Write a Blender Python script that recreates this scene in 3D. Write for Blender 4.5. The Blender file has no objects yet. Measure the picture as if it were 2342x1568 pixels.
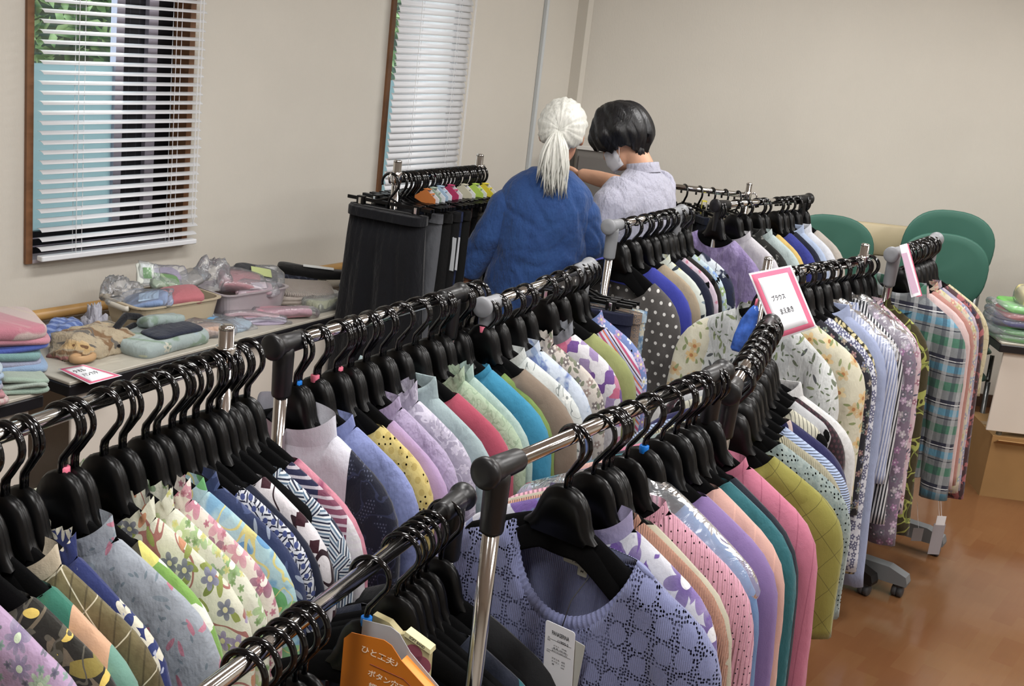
import bpy, math, random, zlib
import numpy as np
from mathutils import Vector, Matrix
random.seed(7)
PI = math.pi
SC = bpy.context.scene
COL = SC.collection

# ------------------------------------------------------------------ camera
H = 1.85
cam_d = bpy.data.cameras.new('camera')
cam_d.sensor_width = 36.0
cam_d.lens = 2820.0 / 2342.0 * 36.0
cam_d.clip_start = 0.05
cam = bpy.data.objects.new('camera', cam_d)
COL.objects.link(cam)
CR = ((0.9932372, -0.1161028, 0.0), (0.0308959, 0.2643088, -0.9639431), (0.1119165, 0.9574241, 0.2661084))
cam.matrix_world = Matrix([[*CR[0], 0], [*CR[1], 0], [*CR[2], H], [0, 0, 0, 1]])
SC.camera = cam

# ------------------------------------------------------------------ world, sun, ceiling lights, exposure
SC.view_settings.view_transform = 'Standard'
SC.view_settings.look = 'None'
SC.view_settings.gamma = 1.0
SC.view_settings.use_curve_mapping = False
SC.view_settings.exposure = 0.45
world = bpy.data.worlds.new('sky')
SC.world = world
world.use_nodes = True
wn = world.node_tree
wn.nodes.clear()
wo = wn.nodes.new('ShaderNodeOutputWorld')
wb = wn.nodes.new('ShaderNodeBackground')
wb.inputs['Color'].default_value = (0.75, 0.88, 1.0, 1)
wb.inputs['Strength'].default_value = 2.8
wn.links.new(wb.outputs[0], wo.inputs[0])

def light(name, kind, loc, rot=(0, 0, 0), energy=10, color=(1, 1, 1), size=1, size_y=None, angle=None):
    d = bpy.data.lights.new(name, kind)
    d.energy = energy
    d.color = color
    if kind == 'AREA':
        d.shape = 'RECTANGLE'
        d.size = size
        d.size_y = size_y or size
    if kind == 'SUN':
        d.angle = angle or 0.01
    o = bpy.data.objects.new(name, d)
    o.location = loc
    o.rotation_euler = rot
    COL.objects.link(o)
    return o

light('sun', 'SUN', (0, 0, 10), (math.radians(40), 0, math.radians(215)), 3.0, (1, .95, .85), angle=0.02)
LAMP_Z = 2.58
for (lx, ly) in ((-0.5, 0.9), (1.1, 0.9), (2.7, 0.9), (-0.2, 2.9), (1.4, 2.9), (3.0, 2.9), (1.2, 4.9), (2.8, 4.9)):
    light('ceiling_lamp', 'AREA', (lx, ly, LAMP_Z), (0, 0, math.radians(-33)), 21.5, (1, .985, .965), 0.22, 1.2)

# ------------------------------------------------------------------ helpers
def S(h, a=1.0):
    h = h.lstrip('#')
    out = []
    for i in (0, 2, 4):
        c = int(h[i:i + 2], 16) / 255
        out.append(c / 12.92 if c <= 0.04045 else ((c + 0.055) / 1.055) ** 2.4)
    return (*out, a)

def mesh(name, V, F, mat=None, smooth=True):
    me = bpy.data.meshes.new(name)
    me.from_pydata([tuple(map(float, v)) for v in V], [], [tuple(map(int, f)) for f in F])
    if mat:
        me.materials.append(mat)
    if smooth:
        me.polygons.foreach_set('use_smooth', [True] * len(me.polygons))
    me.update()
    return me

def link(name, me, parent=None, loc=None, rot=None):
    o = bpy.data.objects.new(name, me)
    COL.objects.link(o)
    if parent:
        o.parent = parent
    if loc is not None:
        o.location = loc
    if rot is not None:
        o.rotation_euler = rot
    return o

def thing(name, label, cat, loc=(0, 0, 0), rz=0.0, group=None):
    o = bpy.data.objects.new(name, None)
    o.empty_display_size = 0.05
    COL.objects.link(o)
    o.location = loc
    o.rotation_euler = (0, 0, rz)
    tag(o, label, cat, group)
    return o

def tag(o, label, cat, group=None):
    o['label'] = label
    o['category'] = cat
    if group:
        o['group'] = group
    return o

def structure(o, label=None):
    o['kind'] = 'structure'
    if label:
        o['label'] = label
    return o

class MB:
    """collects simple solids into one mesh"""
    def __init__(s):
        s.V = []
        s.F = []
    def add(s, V, F):
        k = len(s.V)
        s.V += [tuple(v) for v in V]
        s.F += [tuple(i + k for i in f) for f in F]
        return s
    def box(s, c, d, rz=0, m=None):
        x, y, z = (q / 2 for q in d)
        P = [(-x, -y, -z), (x, -y, -z), (x, y, -z), (-x, y, -z), (-x, -y, z), (x, -y, z), (x, y, z), (-x, y, z)]
        M_ = m or Matrix.Rotation(rz, 3, 'Z')
        P = [M_ @ Vector(p) + Vector(c) for p in P]
        return s.add(P, [(0, 3, 2, 1), (4, 5, 6, 7), (0, 1, 5, 4), (1, 2, 6, 5), (2, 3, 7, 6), (3, 0, 4, 7)])
    def rbox(s, c, d, r=0.005, rz=0, seg=2, m=None):
        """box with rounded vertical edges and chamfered rims"""
        x, y, z = (q / 2 for q in d)
        r = min(r, x * .99, y * .99)
        prof = []
        for (cx, cy, a0) in ((x - r, y - r, 0), (-x + r, y - r, PI / 2), (-x + r, -y + r, PI), (x - r, -y + r, 1.5 * PI)):
            for i in range(seg + 1):
                a = a0 + i / seg * PI / 2
                prof.append((cx, cy, math.cos(a), math.sin(a)))
        e = min(r, z) * .5
        rings = []
        for zz, rr in ((-z, r - e), (-z + e, r), (z - e, r), (z, r - e)):
            rings.append([(px + nx * rr, py + ny * rr, zz) for (px, py, nx, ny) in prof])
        n = len(prof)
        P = [p for R_ in rings for p in R_]
        F = []
        for j in range(3):
            for i in range(n):
                F.append((j * n + i, j * n + (i + 1) % n, (j + 1) * n + (i + 1) % n, (j + 1) * n + i))
        F.append(tuple(range(n - 1, -1, -1)))
        F.append(tuple(range(3 * n, 4 * n)))
        M_ = m or Matrix.Rotation(rz, 3, 'Z')
        return s.add([M_ @ Vector(p) + Vector(c) for p in P], F)
    def tube(s, pts, r, n=8, cap=True):
        V, F = sweep(pts, r, n, cap)
        return s.add(V, F)
    def lathe(s, prof, c=(0, 0, 0), n=16, m=None):
        """prof: list of (radius, z)"""
        P, F = [], []
        for (r, z) in prof:
            for i in range(n):
                a = 2 * PI * i / n
                P.append((r * math.cos(a), r * math.sin(a), z))
        for j in range(len(prof) - 1):
            for i in range(n):
                F.append((j * n + i, j * n + (i + 1) % n, (j + 1) * n + (i + 1) % n, (j + 1) * n + i))
        F.append(tuple(range(n - 1, -1, -1)))
        F.append(tuple(range((len(prof) - 1) * n, len(prof) * n)))
        M_ = m or Matrix.Identity(3)
        return s.add([M_ @ Vector(p) + Vector(c) for p in P], F)
    def prism(s, poly, y0, y1):
        """polygon in XZ pulled along Y"""
        n = len(poly)
        P = [(x, y0, z) for x, z in poly] + [(x, y1, z) for x, z in poly]
        F = [(i, (i + 1) % n, n + (i + 1) % n, n + i) for i in range(n)]
        F += [tuple(range(n - 1, -1, -1)), tuple(range(n, 2 * n))]
        return s.add(P, F)
    def me(s, name, mat=None, smooth=False):
        return mesh(name, s.V, s.F, mat, smooth)
    def obj(s, name, mat, parent=None, smooth=False, loc=None, rot=None):
        return link(name, s.me(name, mat, smooth), parent, loc, rot)

def sweep(pts, r, n=8, cap=True, flat=1.0):
    """round tube through points; r scalar or list"""
    pts = [Vector(p) for p in pts]
    k = len(pts)
    rs = r if isinstance(r, (list, tuple)) else [r] * k
    V, F = [], []
    up = None
    for i in range(k):
        t = (pts[min(i + 1, k - 1)] - pts[max(i - 1, 0)]).normalized()
        if up is None:
            a = Vector((0, 0, 1)) if abs(t.z) < .9 else Vector((0, 1, 0))
            up = (a - t * a.dot(t)).normalized()
        else:
            up = (up - t * up.dot(t)).normalized()
        b = t.cross(up)
        for j in range(n):
            a = 2 * PI * j / n
            V.append(pts[i] + (up * math.cos(a) + b * math.sin(a) * flat) * rs[i])
    for i in range(k - 1):
        for j in range(n):
            F.append((i * n + j, i * n + (j + 1) % n, (i + 1) * n + (j + 1) % n, (i + 1) * n + j))
    if cap:
        F.append(tuple(range(n - 1, -1, -1)))
        F.append(tuple(range((k - 1) * n, k * n)))
    return V, F

def loft(rings, cap0=True, cap1=True):
    n = len(rings[0])
    V = [p for R_ in rings for p in R_]
    F = []
    for j in range(len(rings) - 1):
        for i in range(n):
            F.append((j * n + i, j * n + (i + 1) % n, (j + 1) * n + (i + 1) % n, (j + 1) * n + i))
    if cap0:
        F.append(tuple(range(n - 1, -1, -1)))
    if cap1:
        F.append(tuple(range((len(rings) - 1) * n, len(rings) * n)))
    return V, F

def grid_faces(r, c, off=0, flip=False):
    F = []
    for i in range(r - 1):
        for j in range(c - 1):
            f = (off + i * c + j, off + i * c + j + 1, off + (i + 1) * c + j + 1, off + (i + 1) * c + j)
            F.append(f[::-1] if flip else f)
    return F

def sstep(a, b, x):
    t = min(1, max(0, (x - a) / (b - a)))
    return t * t * (3 - 2 * t)
# ------------------------------------------------------------------ materials
class NT:
    def __init__(s, name):
        s.mat = bpy.data.materials.new(name)
        s.mat.use_nodes = True
        s.t = s.mat.node_tree
        s.t.nodes.clear()
        s.out = s.t.nodes.new('ShaderNodeOutputMaterial')
        s._v = None
    def node(s, typ, ins=None, **kw):
        n = s.t.nodes.new(typ)
        for k, v in kw.items():
            setattr(n, k, v)
        for k, v in (ins or {}).items():
            s.put(n.inputs[k], v)
        return n
    def put(s, sock, v):
        if isinstance(v, bpy.types.NodeSocket):
            s.t.links.new(v, sock)
        else:
            if isinstance(v, (tuple, list)) and len(v) == 3 and sock.type == 'RGBA':
                v = (*v, 1)
            sock.default_value = v
    def m(s, op, a, b=None, c=None, clamp=False):
        n = s.node('ShaderNodeMath', operation=op, use_clamp=clamp)
        s.put(n.inputs[0], a)
        if b is not None:
            s.put(n.inputs[1], b)
        if c is not None:
            s.put(n.inputs[2], c)
        return n.outputs[0]
    def vm(s, op, a, b=None, scale=None):
        n = s.node('ShaderNodeVectorMath', operation=op)
        s.put(n.inputs[0], a)
        if b is not None:
            s.put(n.inputs[1], b)
        if scale is not None:
            s.put(n.inputs['Scale'], scale)
        return n.outputs['Value'] if op in ('LENGTH', 'DOT_PRODUCT', 'DISTANCE') else n.outputs[0]
    def mix(s, f, a, b):
        n = s.node('ShaderNodeMix', data_type='RGBA')
        s.put(n.inputs[0], f)
        s.put(n.inputs[6], a)
        s.put(n.inputs[7], b)
        return n.outputs[2]
    def obj(s):
        return s.node('ShaderNodeTexCoord').outputs['Object']
    def v2(s, off=0.0):
        """garment coordinates: across, down"""
        sp = s.node('ShaderNodeSeparateXYZ', {0: s.obj()})
        x = s.m('ADD', sp.outputs[0], s.m('MULTIPLY', sp.outputs[1], .6))
        cb = s.node('ShaderNodeCombineXYZ', {0: s.m('ADD', x, off), 1: s.m('ADD', sp.outputs[2], off * 1.7), 2: 0.0})
        s.x, s.z, s.y = x, sp.outputs[2], sp.outputs[1]
        return cb.outputs[0]
    def noise(s, v, scale, detail=2.0, rough=.5, dist=0.0):
        return s.node('ShaderNodeTexNoise', {'Vector': v, 'Scale': scale, 'Detail': detail, 'Roughness': rough, 'Distortion': dist})
    def ramp(s, f, stops, interp='LINEAR'):
        n = s.node('ShaderNodeValToRGB', {0: f})
        r = n.color_ramp
        r.interpolation = interp
        while len(r.elements) < len(stops):
            r.elements.new(.5)
        for e, (p, c) in zip(r.elements, stops):
            e.position = p
            e.color = c
        return n.outputs[0]
    def pick(s, f, cols):
        if len(cols) == 1:
            return S(cols[0])
        return s.ramp(f, [(i / len(cols), S(c)) for i, c in enumerate(cols)], 'CONSTANT')

def simple(name, col, rough=.5, metal=0.0, spec=.5, var=0.0, vscale=8.0, bump=0.0, bscale=200.0, coat=0.0, trans=0.0, alpha=1.0):
    n = NT(name)
    c = S(col) if isinstance(col, str) else col
    p = n.node('ShaderNodeBsdfPrincipled', {'Base Color': c, 'Roughness': rough, 'Metallic': metal, 'Specular IOR Level': spec, 'Coat Weight': coat, 'Transmission Weight': trans, 'Alpha': alpha})
    if var:
        nz = n.noise(n.obj(), vscale, 3)
        d = tuple(q * (1 - var) for q in c[:3]) + (1,)
        l = tuple(min(1, q * (1 + var)) for q in c[:3]) + (1,)
        n.put(p.inputs['Base Color'], n.ramp(nz.outputs[0], [(.3, d), (.7, l)]))
    if bump:
        b = n.node('ShaderNodeBump', {'Height': n.noise(n.obj(), bscale, 2).outputs[0], 'Strength': bump, 'Distance': .002})
        n.put(p.inputs['Normal'], b.outputs[0])
    n.put(n.out.inputs[0], p.outputs[0])
    return n.mat

_fab = [0]
def fabric(base, *layers, rough=.85, weave=.25, crease=.35, sheen=.15, ribs=None, holes=None, off=None, pscale=1.3):
    """cloth with printed or woven layers. layers are tuples (kind, ...)"""
    _fab[0] += 1
    n = NT('cloth_%03d' % _fab[0])
    v = n.v2(off if off is not None else _fab[0] * .37)
    col = S(base)
    for L in layers:
        k = L[0]
        if k == 'flower':     # scale, petals, size, colours, centre colour, probability
            _, sc, pet, size, cols, ctr = L[:6]
            sc *= pscale
            prob = L[6] if len(L) > 6 else 1.1
            vo = n.node('ShaderNodeTexVoronoi', {'Vector': n.vm('ADD', v, (sc * .013, size, 0)), 'Scale': sc, 'Randomness': .8}, voronoi_dimensions='2D')
            d = n.vm('SUBTRACT', n.vm('ADD', v, (sc * .013, size, 0)), vo.outputs['Position'])
            ds = n.node('ShaderNodeSeparateXYZ', {0: d})
            rgb = n.node('ShaderNodeSeparateColor', {0: vo.outputs['Color']})
            ang = n.m('ADD', n.m('ARCTAN2', ds.outputs[1], ds.outputs[0]), n.m('MULTIPLY', rgb.outputs[0], 6.28))
            r = n.m('MULTIPLY', n.vm('LENGTH', d), sc)
            lim = n.m('MULTIPLY_ADD', n.m('ABSOLUTE', n.m('COSINE', n.m('MULTIPLY', ang, pet / 2))), size * .55, size * .45)
            mask = n.m('MULTIPLY', n.m('LESS_THAN', r, lim), n.m('LESS_THAN', rgb.outputs[1], prob))
            pc = n.pick(rgb.outputs[2], cols)
            shade = n.mix(n.m('MULTIPLY', n.m('DIVIDE', r, size), .18, clamp=True), pc, (1, 1, 1, 1))
            col = n.mix(mask, col, shade)
            if ctr:
                col = n.mix(n.m('MULTIPLY', mask, n.m('LESS_THAN', r, size * .26)), col, S(ctr))
        elif k == 'leaf':     # scale, length, width, colours, probability
            _, sc, ln, wd, cols = L[:5]
            sc *= pscale
            prob = L[5] if len(L) > 5 else 1.1
            vv = n.vm('ADD', v, (sc * .027, ln, 0))
            vo = n.node('ShaderNodeTexVoronoi', {'Vector': vv, 'Scale': sc, 'Randomness': .9}, voronoi_dimensions='2D')
            ds = n.node('ShaderNodeSeparateXYZ', {0: n.vm('SUBTRACT', vv, vo.outputs['Position'])})
            rgb = n.node('ShaderNodeSeparateColor', {0: vo.outputs['Color']})
            a = n.m('MULTIPLY', rgb.outputs[0], 6.28)
            ca, sa = n.m('COSINE', a), n.m('SINE', a)
            px = n.m('ADD', n.m('MULTIPLY', ds.outputs[0], ca), n.m('MULTIPLY', ds.outputs[1], sa))
            py = n.m('SUBTRACT', n.m('MULTIPLY', ds.outputs[1], ca), n.m('MULTIPLY', ds.outputs[0], sa))
            e = n.m('ADD', n.m('POWER', n.m('ABSOLUTE', n.m('MULTIPLY', px, sc / ln)), 1.5), n.m('POWER', n.m('ABSOLUTE', n.m('MULTIPLY', py, sc / wd)), 2.0))
            mask = n.m('MULTIPLY', n.m('LESS_THAN', e, 1.0), n.m('LESS_THAN', rgb.outputs[1], prob))
            col = n.mix(mask, col, n.pick(rgb.outputs[2], cols))
        elif k == 'vine':     # scale, width, colour
            nz = n.noise(v, L[1], 1.0, .4, .8).outputs[0]
            col = n.mix(n.m('LESS_THAN', n.m('ABSOLUTE', n.m('SUBTRACT', nz, .5)), L[2]), col, S(L[3]))
        elif k == 'blot':     # scale, threshold, colour, softness
            nz = n.noise(n.vm('ADD', v, (L[2], L[1] * .1, 0)), L[1], 2.5, .6, .5).outputs[0]
            f = n.node('ShaderNodeMapRange', {0: nz, 1: L[2], 2: L[2] + (L[4] if len(L) > 4 else .02), 3: 0.0, 4: 1.0}).outputs[0]
            col = n.mix(f, col, S(L[3]))
        elif k == 'stripe':   # axis, period, fill, colour, offset, opacity
            ax = {'x': n.x, 'z': n.z, 'd': n.m('ADD', n.x, n.z), 'e': n.m('SUBTRACT', n.x, n.z)}[L[1]]
            o = L[5] if len(L) > 5 else 0.0
            f = n.m('FRACT', n.m('MULTIPLY_ADD', ax, 1 / L[2], o + 50))
            mask = n.m('LESS_THAN', f, L[3])
            if len(L) > 6:
                mask = n.m('MULTIPLY', mask, L[6])
            col = n.mix(mask, col, S(L[4]))
        elif k == 'dots':     # spacing, radius (part of the spacing), colour
            sp = L[1]
            row = n.m('FLOOR', n.m('MULTIPLY', n.z, 1 / sp))
            fx = n.m('SUBTRACT', n.m('FRACT', n.m('ADD', n.m('MULTIPLY_ADD', n.x, 1 / sp, 50), n.m('MULTIPLY', row, .5))), .5)
            fz = n.m('SUBTRACT', n.m('FRACT', n.m('MULTIPLY_ADD', n.z, 1 / sp, 50)), .5)
            rr = n.m('ADD', n.m('MULTIPLY', fx, fx), n.m('MULTIPLY', fz, fz))
            col = n.mix(n.m('LESS_THAN', rr, L[2] ** 2), col, S(L[3]))
        elif k == 'cell':     # scale, colours, metric
            vo = n.node('ShaderNodeTexVoronoi', {'Vector': v, 'Scale': L[1], 'Randomness': .85}, voronoi_dimensions='2D', distance=L[3] if len(L) > 3 else 'EUCLIDEAN')
            rgb = n.node('ShaderNodeSeparateColor', {0: vo.outputs['Color']})
            col = n.pick(rgb.outputs[0], L[2])
        elif k == 'hatch':    # scale, line period, colours
            vo = n.node('ShaderNodeTexVoronoi', {'Vector': v, 'Scale': L[1]}, voronoi_dimensions='2D')
            rgb = n.node('ShaderNodeSeparateColor', {0: vo.outputs['Color']})
            a = n.m('MULTIPLY', n.m('FLOOR', n.m('MULTIPLY', rgb.outputs[0], 4)), .785)
            q = n.m('ADD', n.m('MULTIPLY', n.x, n.m('COSINE', a)), n.m('MULTIPLY', n.z, n.m('SINE', a)))
            f = n.m('FRACT', n.m('MULTIPLY_ADD', q, 1 / L[2], 50))
            col = n.pick(f, L[3])
        elif k == 'ramp':     # axis, [(position in metres, colour)...] colour blocks along the garment
            ax = {'x': n.m('ABSOLUTE', n.x), 'z': n.z}[L[1]]
            lo, hi = L[2][0][0], L[2][-1][0]
            f = n.node('ShaderNodeMapRange', {0: ax, 1: lo, 2: hi}).outputs[0]
            col = n.ramp(f, [((p - lo) / (hi - lo) if hi > lo else 0, S(c)) for p, c in L[2]], 'CONSTANT')
        elif k == 'ramp2':    # plain yoke inside a given half width
            col = n.mix(n.m('LESS_THAN', n.m('ABSOLUTE', n.x), L[1]), col, S(L[2]))
        elif k == 'mottle':   # colour, amount, scale
            nz = n.noise(v, L[3], 4, .7).outputs[0]
            f = n.node('ShaderNodeMapRange', {0: nz, 1: .4, 2: .65, 3: 0.0, 4: L[2]}).outputs[0]
            col = n.mix(f, col, S(L[1]))
        elif k == 'squares':  # spacing, size, colour
            vo = n.node('ShaderNodeTexVoronoi', {'Vector': v, 'Scale': 1 / L[1], 'Randomness': .7}, voronoi_dimensions='2D', distance='CHEBYCHEV')
            col = n.mix(n.m('LESS_THAN', vo.outputs['Distance'], L[2]), col, S(L[3]))
    col = n.node('ShaderNodeHueSaturation', {'Hue': .5, 'Saturation': .9, 'Value': .8, 'Fac': 1.0, 'Color': col}).outputs[0]
    p = n.node('ShaderNodeBsdfPrincipled', {'Base Color': col, 'Roughness': rough, 'Specular IOR Level': .25, 'Sheen Weight': sheen})
    o3 = n.obj()
    hgt = n.m('MULTIPLY', n.noise(n.vm('MULTIPLY', o3, (1, 1, .45)), 16, 4, .6).outputs[0], crease)
    if ribs:
        ax = {'x': n.x, 'z': n.z}[ribs[0]]
        hgt = n.m('ADD', hgt, n.m('MULTIPLY', n.m('SINE', n.m('MULTIPLY', ax, 6.2832 / ribs[1])), ribs[2] if len(ribs) > 2 else .08))
    b1 = n.node('ShaderNodeBump', {'Height': hgt, 'Strength': .85, 'Distance': .034})
    last = b1.outputs[0]
    if weave:
        b2 = n.node('ShaderNodeBump', {'Height': n.noise(o3, 420, 1).outputs[0], 'Strength': weave, 'Distance': .0015, 'Normal': last})
        last = b2.outputs[0]
    n.put(p.inputs['Normal'], last)
    surf = p.outputs[0]
    if holes:                 # openwork: (scale, hole size, cluster scale, cluster threshold)
        vo = n.node('ShaderNodeTexVoronoi', {'Vector': v, 'Scale': holes[0], 'Randomness': .55}, voronoi_dimensions='2D')
        hm = n.m('LESS_THAN', vo.outputs['Distance'], holes[1])
        if len(holes) > 2:
            cv = n.node('ShaderNodeTexVoronoi', {'Vector': v, 'Scale': holes[2], 'Randomness': .12}, voronoi_dimensions='2D')
            hm = n.m('MULTIPLY', hm, n.m('MULTIPLY', n.m('GREATER_THAN', cv.outputs['Distance'], holes[3]), n.m('LESS_THAN', cv.outputs['Distance'], holes[4])))
        hm = n.m('MULTIPLY', hm, n.m('LESS_THAN', n.y, .004))
        tr = n.node('ShaderNodeBsdfTransparent')
        mx = n.node('ShaderNodeMixShader', {0: hm})
        n.t.links.new(surf, mx.inputs[1])
        n.t.links.new(tr.outputs[0], mx.inputs[2])
        surf = mx.outputs[0]
    n.put(n.out.inputs[0], surf)
    return n.mat

def film(name, tint='#f4f8ff', wr=15.0, op=.13):
    """clear crinkled plastic film"""
    n = NT(name)
    nz = n.noise(n.obj(), wr, 3, .6, 1.0)
    b = n.node('ShaderNodeBump', {'Height': nz.outputs[0], 'Strength': .9, 'Distance': .012})
    g = n.node('ShaderNodeBsdfGlossy', {'Color': (1, 1, 1, 1), 'Roughness': .2, 'Normal': b.outputs[0]})
    d = n.node('ShaderNodeBsdfDiffuse', {'Color': S(tint)})
    t = n.node('ShaderNodeBsdfTransparent', {'Color': (.97, .98, 1, 1)})
    a = n.node('ShaderNodeMixShader', {0: op})
    n.t.links.new(t.outputs[0], a.inputs[1])
    n.t.links.new(d.outputs[0], a.inputs[2])
    fr = n.node('ShaderNodeFresnel', {'IOR': 1.5, 'Normal': b.outputs[0]})
    c = n.node('ShaderNodeMixShader', {0: n.m('MULTIPLY', fr.outputs[0], .9, clamp=True)})
    n.t.links.new(a.outputs[0], c.inputs[1])
    n.t.links.new(g.outputs[0], c.inputs[2])
    n.put(n.out.inputs[0], c.outputs[0])
    return n.mat

M = {}
M['chrome'] = simple('chrome', '#d8d6d4', .12, 1.0)
M['black_gloss'] = simple('black_glossy_plastic', '#060608', .13, spec=.6)
M['black_satin'] = simple('black_satin_plastic', '#070708', .34, spec=.3)
M['black_flock'] = simple('black_flocking', '#0a0a0b', .95, spec=.1, bump=.5, bscale=900)
M['black_joint'] = simple('black_joint_plastic', '#151517', .38, spec=.5)
M['grey_joint'] = simple('grey_joint_plastic', '#85878b', .45, spec=.4)
M['grey_base'] = simple('grey_base_plastic', '#6b6e70', .5, spec=.4)
M['rubber'] = simple('grey_rubber_wheel', '#3a3a3c', .6)
M['grey_steel'] = simple('grey_steel_tube', '#777b78', .35, .6)
M['marker_blue'] = simple('blue_marker_plastic', '#0a78d8', .4)
M['marker_pink'] = simple('pink_marker_plastic', '#ee7c96', .4)
M['white_paper'] = simple('white_paper', '#e6e8ee', .7)
M['pink_paper'] = simple('pink_print', '#d86a88', .7)
M['ink'] = simple('black_ink', '#2a2a2e', .8)
M['white_ink'] = simple('pale_ink', '#ffe9cf', .8)
M['white_plastic'] = simple('white_plastic', '#e4e4e2', .35)
M['film'] = film('clear_plastic_film')
# ------------------------------------------------------------------ the room
WA = math.radians(33.02)
WD = Vector((math.sin(WA), math.cos(WA), 0))       # along the window wall, away from the camera
WN = Vector((-math.cos(WA), math.sin(WA), 0))      # out through the window wall
WO = WN * 3.42
WM = Matrix(((WD.x, WN.x, 0, WO.x), (WD.y, WN.y, 0, WO.y), (0, 0, 1, 0), (0, 0, 0, 1)))  # wall frame: s, depth, z
def on_wall(o):
    o.matrix_world = WM
    return o

def wall_mat(name, col):
    n = NT(name)
    o3 = n.obj()
    c = n.ramp(n.noise(o3, 2.5, 3).outputs[0], [(.3, S(col)), (.7, tuple(min(1, q * 1.05) for q in S(col)[:3]) + (1,))])
    h = n.m('ADD', n.noise(n.vm('MULTIPLY', o3, (1, 1, .4)), 160, 2).outputs[0], n.m('MULTIPLY', n.noise(n.vm('MULTIPLY', o3, (1, 1, .12)), 500, 1).outputs[0], .6))
    b = n.node('ShaderNodeBump', {'Height': h, 'Strength': .18, 'Distance': .003})
    p = n.node('ShaderNodeBsdfPrincipled', {'Base Color': c, 'Roughness': .8, 'Specular IOR Level': .25, 'Normal': b.outputs[0]})
    n.put(n.out.inputs[0], p.outputs[0])
    return n.mat
M['wall'] = wall_mat('beige_wallpaper', '#cdc8be')
M['ceiling'] = simple('ceiling_white', '#e3e0da', .9)
M['wood_trim'] = simple('brown_wood_trim', '#80583a', .45, var=.18, vscale=14)
M['sill'] = simple('pale_sill', '#cfc6cf', .6)
M['alu'] = simple('pale_aluminium', '#b9b3c2', .4, .3)
M['dark_alu'] = simple('dark_bronze_aluminium', '#14141a', .4, .4)
M['blind'] = simple('white_blind_enamel', '#e8eaee', .35)
M['cord'] = simple('white_cord', '#e8e8ea', .7)
M['rail_wood'] = simple('light_wood_handrail', '#b58d55', .4, var=.15, vscale=10)

def floor_mat():
    n = NT('brown_wood_print_vinyl')
    sp = n.node('ShaderNodeSeparateXYZ', {0: n.obj()})
    x, y = sp.outputs[0], sp.outputs[1]
    a = .58
    u = n.m('ADD', n.m('MULTIPLY', x, math.cos(a)), n.m('MULTIPLY', y, -math.sin(a)))
    v = n.m('ADD', n.m('MULTIPLY', x, math.sin(a)), n.m('MULTIPLY', y, math.cos(a)))
    br = n.node('ShaderNodeTexBrick', {'Vector': n.node('ShaderNodeCombineXYZ', {0: v, 1: u, 2: 0.0}).outputs[0], 'Color1': (0, 0, 0, 1), 'Color2': (1, 1, 1, 1), 'Mortar': (.5, .5, .5, 1), 'Scale': 1.0, 'Mortar Size': 0.0, 'Brick Width': .2, 'Row Height': .075}, offset=.5)
    base = n.ramp(n.node('ShaderNodeSeparateColor', {0: br.outputs[0]}).outputs[0], [(0, S('#70492f')), (.5, S('#745034')), (1, S('#785438'))])
    g = n.noise(n.node('ShaderNodeCombineXYZ', {0: n.m('MULTIPLY', v, 5), 1: n.m('MULTIPLY', u, 60), 2: 0.0}).outputs[0], 1.0, 4, .6)
    c = n.mix(n.m('MULTIPLY', g.outputs[0], .4), base, S('#573721'))
    c = n.mix(n.m('MULTIPLY', n.noise(n.obj(), 3.5, 3, .6).outputs[0], .35), c, S('#85603f'))
    p = n.node('ShaderNodeBsdfPrincipled', {'Base Color': c, 'Roughness': .14, 'Specular IOR Level': .7})
    b = n.node('ShaderNodeBump', {'Height': n.noise(n.obj(), 7, 2).outputs[0], 'Strength': .05, 'Distance': .02})
    n.put(p.inputs['Normal'], b.outputs[0])
    n.put(n.out.inputs[0], p.outputs[0])
    return n.mat
M['floor'] = floor_mat()

CX, CY, RX, BY, CZ = .168, 6.535, 4.7, -1.8, 2.62
LXB = CX - (CY - BY) / WD.y * WD.x
structure(link('floor', mesh('floor', [(LXB, BY, 0), (RX, BY, 0), (RX, CY, 0), (CX, CY, 0), (LXB, BY, -.1), (RX, BY, -.1), (RX, CY, -.1), (CX, CY, -.1)], [(0, 1, 2, 3), (7, 6, 5, 4), (0, 4, 5, 1), (1, 5, 6, 2), (2, 6, 7, 3), (3, 7, 4, 0)], M['floor'], False)), 'glossy brown wood-look floor')
structure(link('ceiling', mesh('ceiling', [(LXB, BY, CZ), (RX, BY, CZ), (RX, CY, CZ), (CX, CY, CZ), (LXB, BY, CZ + .1), (RX, BY, CZ + .1), (RX, CY, CZ + .1), (CX, CY, CZ + .1)], [(3, 2, 1, 0), (4, 5, 6, 7), (0, 1, 5, 4), (1, 2, 6, 5), (2, 3, 7, 6), (3, 0, 4, 7)], M['ceiling'], False)), 'plain white ceiling')
structure(MB().box(((CX + RX) / 2, CY + .08, CZ / 2), (RX - CX + .4, .16, CZ)).obj('wall_back', M['wall']), 'beige papered back wall')
structure(MB().box((RX + .08, (CY + BY) / 2, CZ / 2), (.16, CY - BY, CZ)).obj('wall_right', M['wall']), 'beige right wall')
structure(MB().box(((LXB + RX) / 2, BY - .08, CZ / 2), (RX - LXB + .3, .16, CZ)).obj('wall_rear', M['wall']), 'beige wall behind the camera')
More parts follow.
